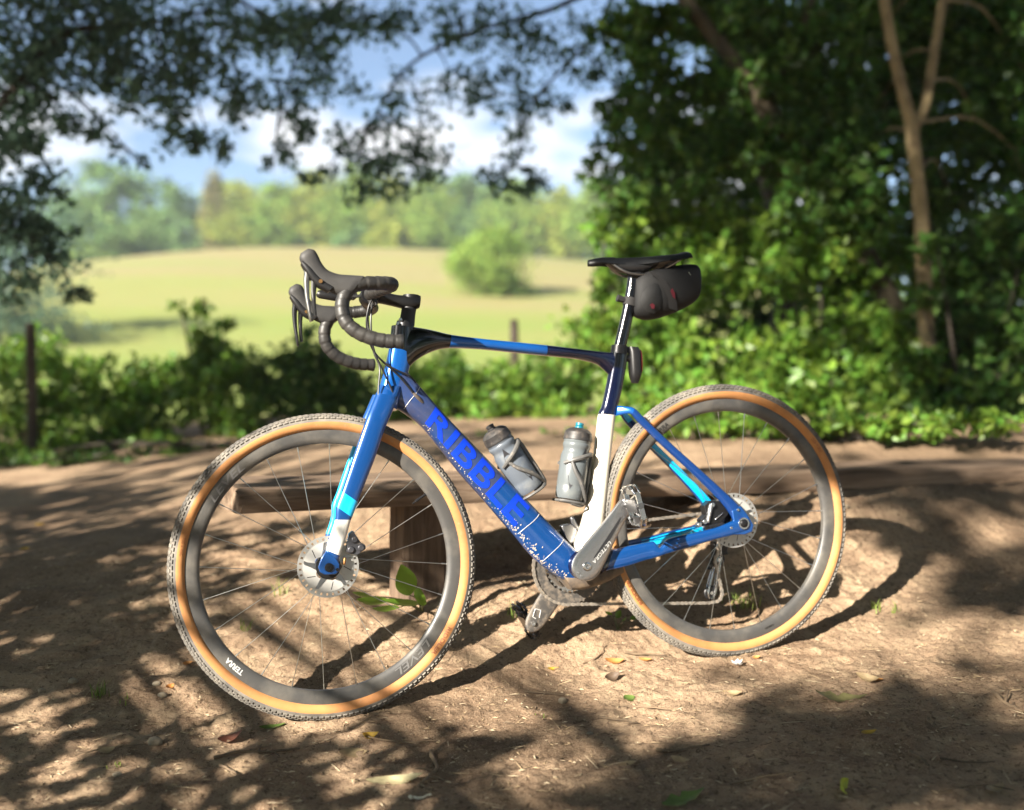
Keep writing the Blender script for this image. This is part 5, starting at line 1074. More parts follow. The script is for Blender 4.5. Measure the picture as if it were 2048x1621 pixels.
# dried mud flung up from the front wheel along the lower edge of the tube
m = MB(); rm_ = np.random.default_rng(41)
for k in range(260):
    near_bb = rm_.uniform() < .55
    sv = rm_.uniform(.62, .97)*dS[-1] if near_bb else rm_.uniform(.18, .95)*dS[-1]
    vv = -1+abs(rm_.normal(0, .22 if near_bb else .14))+.04
    if vv > .5: continue
    rad = rm_.uniform(.0004, .0013)*(1.3 if near_bb else 1)
    q = on_down(np.array([sv, sv+.002, sv]), np.array([vv, vv, vv+.03]), .0002); e1 = q[1]-q[0]; e1 /= np.linalg.norm(e1); e2 = q[2]-q[0]; e2 /= np.linalg.norm(e2); nn = np.cross(e1, e2); nn *= np.sign(nn[1])
    st = rm_.uniform(1, 2.2); R = [q[0]+rad*(math.cos(t)*e1+math.sin(t)*e2*st) for t in np.arange(6)*PI/3]
    m.add(R+[q[0]+nn*rad*.6], [[i, (i+1) % 6, 6] for i in range(6)])
o = m.build('mud_splash', mat('dried_mud', (.52, .43, .33), .9), down); o['kind'] = 'stuff'
# cable entry port and thin seams of the frame wrap
m = MB(); q = np.array([(0.8153, 0.03, 0.7384), (0.7898, 0.03, 0.7091)]); q[:, 1] = .0285
m.tube(np.array([q[0], (q[0]+q[1])/2+[0, .0025, 0], q[1]]), [.002, .0045, .003], n=8, sub=3); m.build('cable_port', P_MUDDY, bike)
for sv in [[[0.5192414004130027, 0.0, 0.42865029346455924], [0.5776931939026536, 0.0, 0.37282086592124497]], [[0.4575862540324215, 0.0, 0.3537834065226009], [0.5059840586002863, 0.0, 0.3019063604251601]], [[0.8060278888546785, 0.0, 0.7339729702043196], [0.8338386982311004, 0.0, 0.6947811827908429]]]:
    k = np.linalg.norm(dC-(np.array(sv[0])+np.array(sv[1]))/2, axis=1).argmin()
    vv = np.linspace(-.85, .85, 15); P = on_down(dS[k]+.006*np.sin(vv*1.6), vv, .0004)
    MB().tube(P, .0007, n=5).build('film_edge', M_PRINTW, down)

# ---- fork (turns with the wheel)
FKN = [((0.8995, 0.03, 0.7405), (0.8495, 0.03, 0.725)), ((0.9149, 0.038, 0.7102), (0.8668, 0.038, 0.69)), ((0.9299, 0.044, 0.6803), (0.8874, 0.044, 0.6534)), ((0.9548, 0.047, 0.6236), (0.9141, 0.047, 0.592)), ((0.9766, 0.05, 0.5741), (0.9384, 0.05, 0.5439)),
       ((1.001, 0.052, 0.5172), (0.9653, 0.052, 0.4883)), ((1.0163, 0.0525, 0.4841), (0.982, 0.0525, 0.4542)), ((1.0211, 0.0528, 0.4535), (0.9847, 0.0528, 0.4498)), ((1.0354, 0.053, 0.4183), (0.9994, 0.053, 0.4099)), ((1.047, 0.054, 0.3875), (1.0165, 0.054, 0.3705)), ((1.0599, 0.055, 0.3548), (1.0227, 0.055, 0.3506)), ((1.0591, 0.055, 0.3365), (1.0332, 0.055, 0.3335))]
FW_ = [.014, .013, .0125, .012, .0115, .0105, .010, .010, .009, .008, .007, .006]
crown = MB(); crown.loft([((0.8879, 0.0, 0.7589), (0.8293, 0.0, 0.75)), ((0.8957, 0.0, 0.7378), (0.8432, 0.0, 0.7159)), ((0.902, 0.0, 0.719), (0.8509, 0.0, 0.696))], [.030, .044, .046], e=2.6, n=24, sub=3)
crown.build('fork_crown', P_BLUE, bike, xf=steer)
MB().loft(FKN, FW_, e=2.5, n=18, sub=4, seg_m=[0, 0, 0, 0, 0, 1, 0, 2, 2, 0, 0]).build('fork_blade', [P_BLUE, P_CYAN, P_WHITE], bike, xf=steer)
MB().loft(mirror(FKN), FW_, e=2.5, n=18, sub=4, seg_m=[0, 0, 1, 1, 1, 1, 1, 1, 0, 0, 0]).build('fork_blade', [P_BLUE, P_CYAN], bike, xf=steer)
HUBF = (WB, WR)
for sgn in (1, -1):
    m = MB(); m.extrude([(1.0477637153624186, 0.38457533863089555), (1.0265320113353278, 0.3662617889262006), (1.0196377098252742, 0.35292975610290744), (1.0209139621886365, 0.3370916289807877), (1.0294389909894353, 0.3300852583288608), (1.0542313231027793, 0.3318006321977018), (1.0649699801446577, 0.3387150858024779), (1.0685461664441793, 0.3504797307381368), (1.0589314301707295, 0.372138613618864)], sgn*.0565, sgn*.063)
    m.build('fork_dropout', P_BLUE, bike, bevel=.002, xf=steer)
m = MB(); m.lathe_y([(0, .0655), (.003, .0655), (.003, .067), (.0062, .067), (.0098, .066), (.0105, .063)], HUBF, 24); q = [(1.0255, 0.063, 0.3401)][0]; m.lathe_y([(0, .067), (.0035, .067), (.0042, .062)], (q[0], q[2]), 14)
m.build('thru_axle', M_BLKM, bike, xf=steer)

# ---- wheels
def make_wheel(name, cx, xf, label, valve_a, spoke_a0, seed):
    c = (cx, WR); m = MB()
    m.lathe_y([(.318, .0118), (.313, .0126), (.298, .0125), (.2905, .0105), (.2860, .006), (.2850, 0), (.2860, -.006), (.2905, -.0105), (.298, -.0125), (.313, -.0126), (.318, -.0118)], c, 128)
    rim = m.build(name, M_RIM, bike, xf=xf); tag(rim, label)
    half = [(.317, .0116), (.3195, .0156), (.3250, .0196), (.3310, .0208), (.3362, .0202), (.3460, .0155), (.3515, .0092), (.3540, .0042), (.3546, 0)]
    prof = half+[(r_, -y) for r_, y in half[-2::-1]]
    m = MB(); m.lathe_y(prof, c, 160, seg_m=[1, 1, 1, 1, 0, 0, 0, 0, 0, 0, 0, 0, 1, 1, 1, 1])
    nk = 158; rr = np.random.default_rng(seed)
    for k in range(nk):
        for y, rad, nyx, hx, hy, ht, ph in ((0, .3546, 0, .0052, .0031, 0.0015, 0), (.0062, .3531, .2, .0048, .0028, 0.0015, .5), (-.0062, .3531, -.2, .0048, .0028, 0.0015, .5), (.0118, .3497, .55, .0052, .0028, 0.0016, 0), (-.0118, .3497, -.55, .0052, .0028, 0.0016, 0), (.0164, .3448, .85, .0050, .0027, 0.0019, .5), (-.0164, .3448, -.85, .0050, .0027, 0.0019, .5)):
            a = (k+ph)*2*PI/nk; er = np.array([math.cos(a), 0, math.sin(a)]); et = np.array([-math.sin(a), 0, math.cos(a)])
            nn = er*math.cos(nyx)+np.array([0, 1, 0])*math.sin(nyx); bb = np.cross(et, nn)
            m.box(np.array([cx, y, WR])+er*rad+nn*ht*.4, (hx, hy, ht*.75), (et, bb, nn), 0, taper=.82)
    m.build('tyre', [M_TREAD, M_TAN], rim, xf=xf, angle=50)
    sp = None
    for k in range(24):
        a = spoke_a0+k*2*PI/24; side = 1 if k % 2 else -1
        ha = a+(.95 if (k//2) % 2 else -.95)
        p0 = np.array([cx+.021*math.cos(ha), side*.026, WR+.021*math.sin(ha)]); p1 = np.array([cx+.288*math.cos(a), side*.003, WR+.288*math.sin(a)])
        d = (p1-p0)/np.linalg.norm(p1-p0)
        MB().tube([p0, p1-d*.014], .0008, n=6).tube([p1-d*.015, p1+d*.002], .0016, n=6).build('spoke', M_STEEL, rim, xf=xf)
    m = MB(); m.lathe_y([(.010, -.045), (.016, -.034), (.024, -.028), (.024, -.024), (.013, -.020), (.0115, 0), (.013, .018), (.026, .023), (.026, .028), (.018, .034), (.012, .050), (.010, .056)], c, 36)
    m.build('hub', M_BLKM, rim, xf=xf)
    # brake disc: slotted steel track, pale cooling fins, dark spider
    m = MB(); y0 = .0365
    for k in range(30):
        a0 = k*2*PI/30; a1 = a0+2*PI/30
        m.lathe_y([(.0705, y0-.0009), (.0705, y0+.0009), (.0665, y0+.0009), (.0665, y0-.0009), (.0705, y0-.0009)], c, 2, a0=a0, a1=a1)
        m.lathe_y([(.0605, y0-.0009), (.0605, y0+.0009), (.0565, y0+.0009), (.0565, y0-.0009), (.0605, y0-.0009)], c, 2, a0=a0, a1=a1)
        m.lathe_y([(.0665, y0-.0009), (.0665, y0+.0009), (.0605, y0+.0009), (.0605, y0-.0009), (.0665, y0-.0009)], c, 1, a0=a0+.045, a1=a1-.03)
    for k in range(5):
        a0 = k*2*PI/5+.35; P = []
        for t in np.linspace(0, 1, 12): a = a0+t*1.14; P.append((.0572*math.cos(a), .0572*math.sin(a)))
        for t in np.linspace(1, 0, 10): a = a0-.22+t*.92; r_ = .027+.006*math.sin(t*PI); P.append((r_*math.cos(a), r_*math.sin(a)))
        P = [(cx+x, WR+z) for x, z in P]
        m.extrude(P, y0-.0022, y0+.0022, 1)
        am = a0+.38
        for q0, q1 in (((.053, am+.16), (.036, am-.02)),):
            p0 = np.array([cx+q0[0]*math.cos(q0[1]), y0+.0023, WR+q0[0]*math.sin(q0[1])]); p1 = np.array([cx+q1[0]*math.cos(q1[1]), y0+.0023, WR+q1[0]*math.sin(q1[1])]); m.tube([p0, p1], .0008, n=4, mi=2)
        # spider arm reaching out between the fins
        b0 = a0-.14; e = [(.022, b0-.5), (.055, b0-.02), (.0575, b0+.10), (.022, b0+.2)]
        m.extrude([(cx+r_*math.cos(a), WR+r_*math.sin(a)) for r_, a in e], y0-.0012, y0+.0030, 3)
    m.lathe_y([(.0285, y0+.0012), (.0285, y0+.0040), (.020, y0+.0055), (.014, y0+.0055)], c, 30, mi=2)
    m.build('brake_disc', [M_TRACK, M_FIN, M_BLKM, M_ALU], rim, xf=xf)
    m = MB(); er = np.array([math.cos(valve_a), 0, math.sin(valve_a)]); cc = np.array([cx, 0, WR])
    m.tube([cc+er*.289, cc+er*.284], .0055, n=10).tube([cc+er*.286, cc+er*.266], .003, n=10).tube([cc+er*.266, cc+er*.256], .0036, n=10).tube([cc+er*.256, cc+er*.247], .0016, n=8)
    m.build('valve', M_BLKM, rim, xf=xf)
    return rim
def rim_text(rim, cx, body, ang, size, rad, m, xf, off=0.0, shear=0.0, xs=1.0, inward=False, y=.0130, sphere=False):
    """print following the rim; inward: tops towards the hub"""
    V, F = text_mesh(body, size, off=off, shear=shear, xs=xs)
    if inward: a = ang-V[:, 0]/rad; r_ = rad-V[:, 1]+size*.35
    else: a = ang+V[:, 0]/rad; r_ = rad+V[:, 1]-size*.35
    # seen from the near side x runs to the left, so the angle grows clockwise from the front
    yy = np.full(len(V), y)
    if sphere: yy = np.interp(r_, [.317, .3195, .3250, .3310, .3362], [.0116, .0156, .0196, .0208, .0202])+.0007
    P = np.stack([cx+r_*np.cos(a), yy, WR+r_*np.sin(a)], 1)
    return lettering(P, F, m, rim, xf)
# angle in the x-z plane; x forward = picture left, so a point right of the hub has angle pi
wf = make_wheel('front_wheel', WB, steer, 'front wheel turned slightly with a grey deep rim', math.radians(180-30), .10, 1)
wr = make_wheel('rear_wheel', 0.0, None, 'rear wheel with a dark deep rim', math.radians(-16), .02, 2)
rim_text(wf, WB, 'TERRA', math.radians(-42), .0165, 0.3025, M_PRINTW, steer, off=.0004)
rim_text(wf, WB, 'LEVEL', math.radians(-128), .024, 0.3025, M_SIL, steer, off=.0002, shear=.25, xs=1.75)
rim_text(wf, WB, 'LEVEL', math.radians(45), .024, 0.3025, M_FAINT, steer, off=.0002, shear=.25, xs=1.75)
rim_text(wr, 0, 'TERRA', math.radians(56), .0165, 0.3025, M_PRINTD, None, off=.0004)
rim_text(wr, 0, 'TUBELESS', math.radians(-107), .0060, 0.3025, M_PRINTD, None, off=.0002, xs=1.1)
rim_text(wf, WB, 'RIDDLER', math.radians(-141), .0125, .3268, M_PRINTB, steer, off=.0003, xs=1.5, sphere=True)
rim_text(wf, WB, '700 x 45C', math.radians(14), .010, .3268, M_PRINTB, steer, inward=True, sphere=True)
rim_text(wr, 0, 'RIDDLER', math.radians(-28), .0125, .3268, M_PRINTB, None, off=.0003, xs=1.5, sphere=True)
rim_text(wr, 0, '700 x 45C', math.radians(148), .011, .3268, M_PRINTB, None, inward=True, sphere=True)

# ---- brake callipers
CA = [(0.9910245335832468, 0.4178136914380664), (0.9813058277111768, 0.4237321777603805), (0.9713323049876486, 0.40416695314296947), (0.9651910323882643, 0.39425074661327353), (0.956364279576221, 0.3886685671850506), (0.9559683243124868, 0.37935899957509905), (0.9668833240325239, 0.3736068907072729), (0.9754782129379942, 0.3676167159757336), (0.9924565431378402, 0.37179557173237354), (1.001216065380773, 0.3773684363013424)]
m = MB(); m.extrude(CA, .026, .052); q0 = [(0.9845, 0.05, 0.4197), (0.9951, 0.05, 0.3747), (1.0051, 0.05, 0.3643), (1.0087, 0.05, 0.3486)]
m.tube([q0[0], q0[1]], .0022, n=6, mi=1); m.tube([q0[2], q0[3]], .003, n=8, mi=2)
m.loft([(np.array([a_[0], 0, a_[1]]), np.array([b_[0], 0, b_[1]])) for a_, b_ in zip(CA[1:6], CA[9:4:-1])], [.012, .016, .017, .015, .010], y0=0, n=14) if False else None
for q in [(0.9801, 0.05, 0.4031), (0.9667, 0.05, 0.3831), (0.99, 0.05, 0.3811)]: m.lathe_y([(0, .0565), (.0065, .0565), (.0085, .053), (.0085, .030)], (q[0], q[2]), 16)
m.build('brake_calliper', [M_CALI, M_ALU2, M_COPPER], bike, bevel=.004, xf=steer)
CA = [(0.08956415873602985, 0.39391744640039195), (0.07142361741840109, 0.4049061259647915), (0.04901133033976346, 0.4014338713305176), (0.0316342034191508, 0.40358603173237095), (0.019039116481900153, 0.3869292584469006), (0.025697933696344544, 0.3644739282108431), (0.04904269425667751, 0.34636046905340606), (0.07770600124302329, 0.3442292178417936), (0.10035322251105772, 0.3440445663670396), (0.10158917918207289, 0.3594466135314039), (0.08630820407997675, 0.37062759558358743)]
m = MB(); m.extrude(CA, .030, .058); q0 = [(0.0705, 0.06, 0.3973), (0.0867, 0.06, 0.3505), (0.0649, 0.06, 0.3559), (0.0405, 0.06, 0.3713)]
m.tube([q0[0], q0[1]], .0052, n=8, mi=1); m.tube([q0[2], q0[3]], .002, n=6, mi=1)
for q in [(0.0694, 0.06, 0.3946), (0.0948, 0.06, 0.3539), (0.1109, 0.06, 0.3479)]: m.lathe_y([(0, .066), (.006, .066), (.0068, .05)], (q[0], q[2]), 14, mi=1)
m.build('brake_calliper', [M_BLKM, M_ALU2], bike, bevel=.003)

# ---- cranks, rings, chain
CRN = [((0.461, 0.072, 0.2605), (0.4427, 0.072, 0.2465)), ((0.4663, 0.072, 0.2721), (0.4295, 0.072, 0.2442)), ((0.466, 0.072, 0.2902), (0.4108, 0.072, 0.2483)), ((0.4557, 0.072, 0.3083), (0.3941, 0.072, 0.2619)), ((0.4379, 0.072, 0.3255), (0.3802, 0.072, 0.2821)), ((0.41, 0.072, 0.3506), (0.3602, 0.072, 0.3135)), ((0.3818, 0.072, 0.376), (0.3402, 0.072, 0.345)), ((0.3546, 0.072, 0.4022), (0.3189, 0.072, 0.376)), ((0.3327, 0.072, 0.425), (0.3001, 0.072, 0.4011)), ((0.3195, 0.072, 0.4356), (0.2921, 0.072, 0.4156)), ((0.3075, 0.072, 0.4377), (0.2927, 0.072, 0.4269))]
m = MB(); m.loft(CRN, .0065, e=3.4, n=24, sub=3); crank = m.build('crank_arm', M_CRANK, bike, bevel=0)
m = MB(); CRI = [((0.4187, 0.0795, 0.3062), (0.4004, 0.0795, 0.2921)), ((0.3983, 0.0795, 0.3308), (0.3788, 0.0795, 0.3159)), ((0.3724, 0.0795, 0.3576), (0.3559, 0.0795, 0.3451)), ((0.3448, 0.0795, 0.3835), (0.3345, 0.0795, 0.3757)), ((0.3308, 0.0795, 0.3917), (0.3287, 0.0795, 0.3901))]
q = [tuple(np.array(c)*.28+np.array(a)*.72 for c in (a, b)) for a, b in CRI]
lo = [(np.array(b)*.92+np.array(a)*.08) for a, b in CRI]; hi = [(np.array(a)+np.array(b))/2 for a, b in CRI]
V = []
for a, b in zip(hi, lo): V += [a+[0, .0004, 0], b+[0, .0004, 0]]
m.add(V, [[2*i, 2*i+1, 2*i+3, 2*i+2] for i in range(len(hi)-1)]); m.build('crank_inlay', M_CRANKD, crank)
m = MB(); m.lathe_y([(0, .074), (.0045, .074), (.0045, .081), (.0085, .0815), (.0105, .0805), (.0115, .078)], BBC, 28)
for q in [(0.4523, 0.079, 0.268), (0.4453, 0.079, 0.2599)]: m.lathe_y([(0, .081), (.0026, .081), (.003, .078)], (q[0], q[2]), 10)
m.build('crank_bolt', M_ALU2, crank)
V, F = text_mesh('ULTEGRA', .0125, shear=.2, xs=1.25)
e0, e1 = [np.array(q) for q in [(0.3554, 0.08, 0.34), (0.4175, 0.08, 0.2823)]]; c0 = (e0+e1)/2; ex = (e1-e0)/np.linalg.norm(e1-e0); ey = np.array([ex[2], 0, -ex[0]]); ey = ey if ey[2] < 0 else -ey
lettering(c0+ex*V[:, :1]+ey*(V[:, 1:]-.0045)+np.array([0, .0006, 0]), F, M_PRINTW, crank)
CRF = [((0.4012, -0.078, 0.2382), (0.4484, -0.078, 0.2744)), ((0.443, -0.078, 0.1894), (0.4898, -0.078, 0.2256)), ((0.473, -0.078, 0.1563), (0.5174, -0.078, 0.1909)), ((0.4947, -0.078, 0.1331), (0.5368, -0.078, 0.1661)), ((0.5126, -0.078, 0.1183), (0.5483, -0.078, 0.1464)), ((0.5279, -0.078, 0.1128), (0.5509, -0.078, 0.1309)), ((0.5393, -0.078, 0.1138), (0.5477, -0.078, 0.1204))]
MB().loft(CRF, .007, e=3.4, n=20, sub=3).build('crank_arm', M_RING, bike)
cf = bpy.data.objects['crank_arm.001']
m = MB(); q = [(0.5326, -0.07, 0.1364)][0]; m.lathe_y([(0, -.068), (.0035, -.068), (.0035, -.0655), (.0062, -.0655), (.0066, -.07)], (q[0], q[2]), 16); m.build('pedal_axle_end', M_ALU2, cf)
q = [(0.5225, -0.0705, 0.1717), (0.514, -0.0705, 0.1478), (0.5083, -0.0705, 0.166), (0.531, -0.0705, 0.1525), (0.5235, -0.0705, 0.1465)]
m = MB()
for a, b in ((0, 3), (2, 1), (0, 2), (3, 4)): m.tube([q[a], q[b]], .0011, n=4)
m.build('logo', M_PRINTW, cf)
# pedals: cage with pins, axle and body
def make_pedal(c, ax_y, tilt, name='pedal'):
    c = np.array(c, float); u = np.array([math.cos(tilt), 0, math.sin(tilt)]); w = np.array([-math.sin(tilt), 0, math.cos(tilt)]); yv = np.array([0, 1.0, 0])*ax_y
    m = MB()
    m.tube([c, c+yv*.092], .0075, n=12, mi=1); m.box(c+yv*.05, (.016, .030, .0085), (u, yv, w), 1)
    for s in (-1, 1):
        P = [c+u*s*x+yv*y for x, y in ((.030, .012), (.047, .026), (.049, .074), (.030, .090))]
        for h in (.0065, -.0065): m.tube(np.array(P)+w*h, .0032, n=6)
        for k in range(7):
            y = .018+k*.0105; x = .047-.006*abs(k-3)/3
            for h in (1, -1): m.tube([c+u*s*x+yv*y+w*h*.006, c+u*s*x+yv*y+w*h*.0125], .0018, n=5)
        for y in (.016, .088): m.tube([c, c+u*s*.030+yv*y], .0042, n=6); m.box(c+u*s*.02+yv*y, (.014, .003, .006), (u, yv, w))
        m.box(c+u*s*.036+yv*.05, (.008, .020, .004), (u, yv, w), 1)
    return m.build(name, [M_ALU2, M_ALU], bike)
q = [(0.3118, 0.08, 0.4192)][0]; make_pedal((q[0], .078, q[2]), 1, math.radians(80))
q = [(0.5306, -0.085, 0.1341)][0]; make_pedal((q[0], -.085, q[2]), -1, math.radians(66))
bpy.data.objects['pedal.001'].data.materials.clear(); [bpy.data.objects['pedal.001'].data.materials.append(x) for x in (M_BLKM, M_ALU2)]
RC = [(0.4307472630474126, 0.26927907923042355)][0]
def ring_mesh(r_in, r_root, nt, y, th, tooth=.0045):
    P = []
    for k in range(nt):
        a = k*2*PI/nt; s = 2*PI/nt
        for f, r_ in ((0, r_root), (.22, r_root), (.40, r_root+tooth), (.60, r_root+tooth), (.78, r_root)): P.append((r_, a+f*s))
    n = len(P); V = []; F = []
    for yy in (y-th, y+th):
        for r_, a in P: V.append((RC[0]+r_*math.cos(a), yy, RC[1]+r_*math.sin(a)))
        for r_, a in P: V.append((RC[0]+r_in*math.cos(a), yy, RC[1]+r_in*math.sin(a)))
    for i in range(n):
        j = (i+1) % n
        F += [[i, j, n+j, n+i], [2*n+i, 3*n+i, 3*n+j, 2*n+j], [i, 2*n+i, 2*n+j, j], [n+i, n+j, 3*n+j, 3*n+i]]
    return V, F
V, F = ring_mesh(.064, .0925, 48, -.0485, .0011); m = MB(); m.add(V, F)
for k in range(4):
    a = k*PI/2+.5; m.lathe_y([(0, -.044), (.005, -.044), (.006, -.047)], (RC[0]+.052*math.cos(a), RC[1]+.052*math.sin(a)), 14, mi=1)
    m.extrude([(RC[0]+r_*math.cos(a+d), RC[1]+r_*math.sin(a+d)) for r_, d in ((.020, -.5), (.064, -.13), (.064, .13), (.020, .5))], -.052, -.047)
m.build('chainring', [M_RING, M_BLKM], bike, angle=25)
V, F = ring_mesh(.046, .0590, 30, -.0415, .0011, .0042); MB().add(V, F).build('chainring', M_ALU2, bike, angle=25)
CGC = (-.004, .345); JW1 = np.array([(-0.0011, -0.07, 0.2363)][0]); JW2 = np.array([(0.03, -0.07, 0.1518)][0])
front_arc = [(RC[0]+.0955*math.cos(a), RC[1]+.0955*math.sin(a)) for a in np.linspace(math.radians(100), math.radians(-92), 44)]
lower = [front_arc[-1], (JW2[0]+.02, JW2[2]-.022)]
jw = [(JW2[0]+.0215*math.cos(a), JW2[2]+.0215*math.sin(a)) for a in np.linspace(math.radians(-88), math.radians(-200), 10)]
jw_up = [(JW1[0]+.0225*math.cos(a), JW1[2]+.0225*math.sin(a)) for a in np.linspace(math.radians(-20), math.radians(60), 8)]
cass = [(CGC[0]+.022*math.cos(a), CGC[1]+.022*math.sin(a)) for a in np.linspace(math.radians(-80), math.radians(-262), 16)]
path = front_arc+lower+jw+jw_up+cass+[front_arc[0]]
path = np.array(path); seg = np.linalg.norm(np.diff(path, axis=0), axis=1); cs = np.concatenate([[0], np.cumsum(seg)])
nl = int(cs[-1]/.0127); m = MB()
for k in range(nl):
    a = np.array([np.interp(k*.0127, cs, path[:, i]) for i in (0, 1)]); b = np.array([np.interp((k+1)*.0127, cs, path[:, i]) for i in (0, 1)])
    d = (b-a)/(np.linalg.norm(b-a)+1e-9); nn = np.array([-d[1], d[0]]); yo = -.047 if k % 2 else -.047
    for s in (-1, 1):
        y = yo+s*(.0030 if k % 2 else .0020)
        P = [a-d*.004, a+nn*.0042, (a+b)/2+nn*.0028, b+nn*.0042, b+d*.004, b-nn*.0042, (a+b)/2-nn*.0028, a-nn*.0042]
        m.extrude([tuple(q) for q in P], y-.0005, y+.0005)
    m.lathe_y([(.0036, yo-.002), (.0036, yo+.002)], tuple(a), 8)
m.build('chain', M_CHAIN, bike, angle=30)
m = MB()
for k in range(9): 
    r0 = .024+.0042*k; y = -.022-.0038*(8-k) if True else 0
    m.lathe_y([(r0-.012, y-.0008), (r0, y-.0008), (r0, y+.0008), (r0-.012, y+.0008)], (0, WR), 44)
m.build('cassette', M_ALU, bike)
# rear mech: hanging body, cage and two jockey wheels
q = np.array([(-0.0561, -0.075, 0.2904), (-0.0209, -0.075, 0.2713), (0.0039, -0.075, 0.2633), (0.0138, -0.075, 0.2403), (-0.0079, -0.075, 0.2324), (0.0271, -0.075, 0.2124), (0.0078, -0.075, 0.1967), (0.0427, -0.075, 0.1475), (0.0142, -0.075, 0.136)])
m = MB(); m.tube([q[0], q[1], q[2]], [.010, .014, .013], n=12, sub=3, mi=1)
m.box((q[1]+q[2])/2, (.020, .012, .020), mi=1)
m.tube([q[2], q[3], q[5]], [.009, .007, .006], n=10, sub=3, mi=1)
mech = m.build('rear_derailleur', [M_ALU, M_BLK], bike, bevel=.003)
m = MB()
for yy in (-.066, -.078):
    A0, B0 = JW1*[1, 0, 1]+[0, yy, 0], JW2*[1, 0, 1]+[0, yy, 0]; d = (B0-A0)/np.linalg.norm(B0-A0); nn = np.array([-d[2], 0, d[0]])
    for s in (-1, 1): m.tube([A0-d*.01+nn*s*.004, (A0+B0)/2+nn*s*.009, B0+nn*s*.010, B0+d*.016+nn*s*.002], [.0022, .0026, .003, .0022], n=6, sub=3)
m.build('derailleur_cage', M_ALU2, mech)
for J in (JW1, JW2):
    m = MB(); m.lathe_y([(.004, -.075), (.017, -.075), (.0195, -.073), (.0195, -.071), (.017, -.069), (.004, -.069)], (J[0], J[2]), 22); m.lathe_y([(0, -.064), (.0045, -.064), (.0055, -.067)], (J[0], J[2]), 12, mi=1)
    m.build('jockey_wheel', [M_BLK, M_ALU2], mech)
FD = np.array([(0.4498, -0.035, 0.3763), (0.4253, -0.035, 0.3788), (0.4102, -0.035, 0.367), (0.3994, -0.035, 0.3379), (0.4278, -0.035, 0.3233), (0.4419, -0.035, 0.3463)])
m = MB(); m.extrude([(a, b) for a, b in FD[:, [0, 2]]], -.048, -.024); q = np.array([(0.4188, -0.03, 0.3961), (0.4115, -0.03, 0.3725), (0.399, -0.03, 0.361)]); m.tube(q, [.006, .008, .009], n=8, sub=2)
m.build('front_derailleur', M_ALU, bike, bevel=.003)

# ---- seat post, saddle
SP = [((0.2165, 0.0, 1.0054), (0.1834, 0.0, 0.999)), ((0.2221, 0.0, 0.977), (0.1903, 0.0, 0.9718)), ((0.2389, 0.0, 0.9191), (0.2073, 0.0, 0.9138)), ((0.2584, 0.0, 0.8617), (0.227, 0.0, 0.8549)), ((0.2775, 0.0, 0.8085), (0.2462, 0.0, 0.8015))]
MB().loft(SP, .0135, n=20, sub=3).build('seat_post', P_BLACK, bike)
m = MB(); m.loft([((0.2787, 0.0, 0.824), (0.2378, 0.0, 0.8166)), ((0.2813, 0.0, 0.8113), (0.2404, 0.0, 0.8038)), ((0.2835, 0.0, 0.8036), (0.24, 0.0, 0.7934))], .020, n=22); m.loft([((0.2695, 0.0, 0.8054), (0.2284, 0.0, 0.7979)), ((0.2627, 0.0, 0.818), (0.2244, 0.0, 0.8106))], .010, n=12)
m.build('seat_clamp', M_BLKM, bike)
m = MB(); m.loft([((0.2208, 0.0, 1.0186), (0.1587, 0.0, 1.0191)), ((0.2196, 0.0, 1.0029), (0.1693, 0.0, 0.9985)), ((0.2152, 0.0, 0.9897), (0.1847, 0.0, 0.986))], [.02, .018, .013], n=16, sub=2); m.build('seat_post_head', M_BLKM, bike)
# saddle: cross-sections from nose to tail
sx0, sx1 = [0.32357406656063015, 0.05515373180869898]
ztop = [[0.3236965684663453, 1.0441185125300123], [0.2901632748326035, 1.0495310376273297], [0.2346511563605702, 1.0491026037396929], [0.16436069090443417, 1.048232349272922], [0.10721000316994833, 1.0491082647863323], [0.05474967411908893, 1.054146824783678]]
ztop = np.array(ztop)[::-1]
R = []
for i in range(30):
    t = i/29; x = sx0+(sx1-sx0)*t; zt = np.interp(x, ztop[:, 0], ztop[:, 1])
    w = .019+.004*t+.052*(1/(1+math.exp(-(t-.62)*13)))
    w *= min(1, (t+.012)*14)**.5 if t < .06 else 1
    if t > .93: w *= 1-.25*((t-.93)/.07)**2
    drop = .010+.018*math.sin(min(1, t*1.6)*PI*.5)*(1-.35*t)
    ring = []
    for k in range(25):
        u = -1+2*k/24; yy = w*math.copysign(abs(u)**.85, u)
        ring.append((x, yy, zt-.0035*(1-u*u)*0-drop*abs(u)**3.2-.004*(1-abs(u))*(1 if .25 < t < .9 else 0)))
    for k in range(23, 0, -1):
        u = -1+2*k/24; yy = .94*w*u; ring.append((x, yy, zt-drop*abs(u)**3.2*1.0-.0065-.004*(1-abs(u)**2)))
    R.append(np.array(ring))
m = MB(); m.rings(R); sad = m.build('saddle', M_SADDLE, bike, angle=45)
m = MB(); m.loft([((0.2839, 0.0, 1.0428), (0.2749, 0.0, 1.0361)), ((0.2522, 0.0, 1.0405), (0.2491, 0.0, 1.0157)), ((0.2216, 0.0, 1.0396), (0.2165, 0.0, 1.0054)), ((0.1725, 0.0, 1.038), (0.1743, 0.0, 1.0052)), ((0.1368, 0.0, 1.0395), (0.1417, 0.0, 1.0186))], [.012, .018, .024, .03, .03], e=2.4, n=16, sub=3); m.build('saddle_shell', M_BLK, sad)
m = MB()
for s in (1, -1):
    P = np.array([(0.2693, 0.0, 1.0359), (0.2383, 0.0, 1.0114), (0.2085, 0.0, 1.0012), (0.1607, 0.0, 0.9995), (0.1104, 0.0, 1.0175), (0.077, 0.0, 1.0349)]); P[:, 1] = s*np.array([.012, .02, .022, .022, .03, .038]); m.tube(P, .0035, n=8, sub=4)
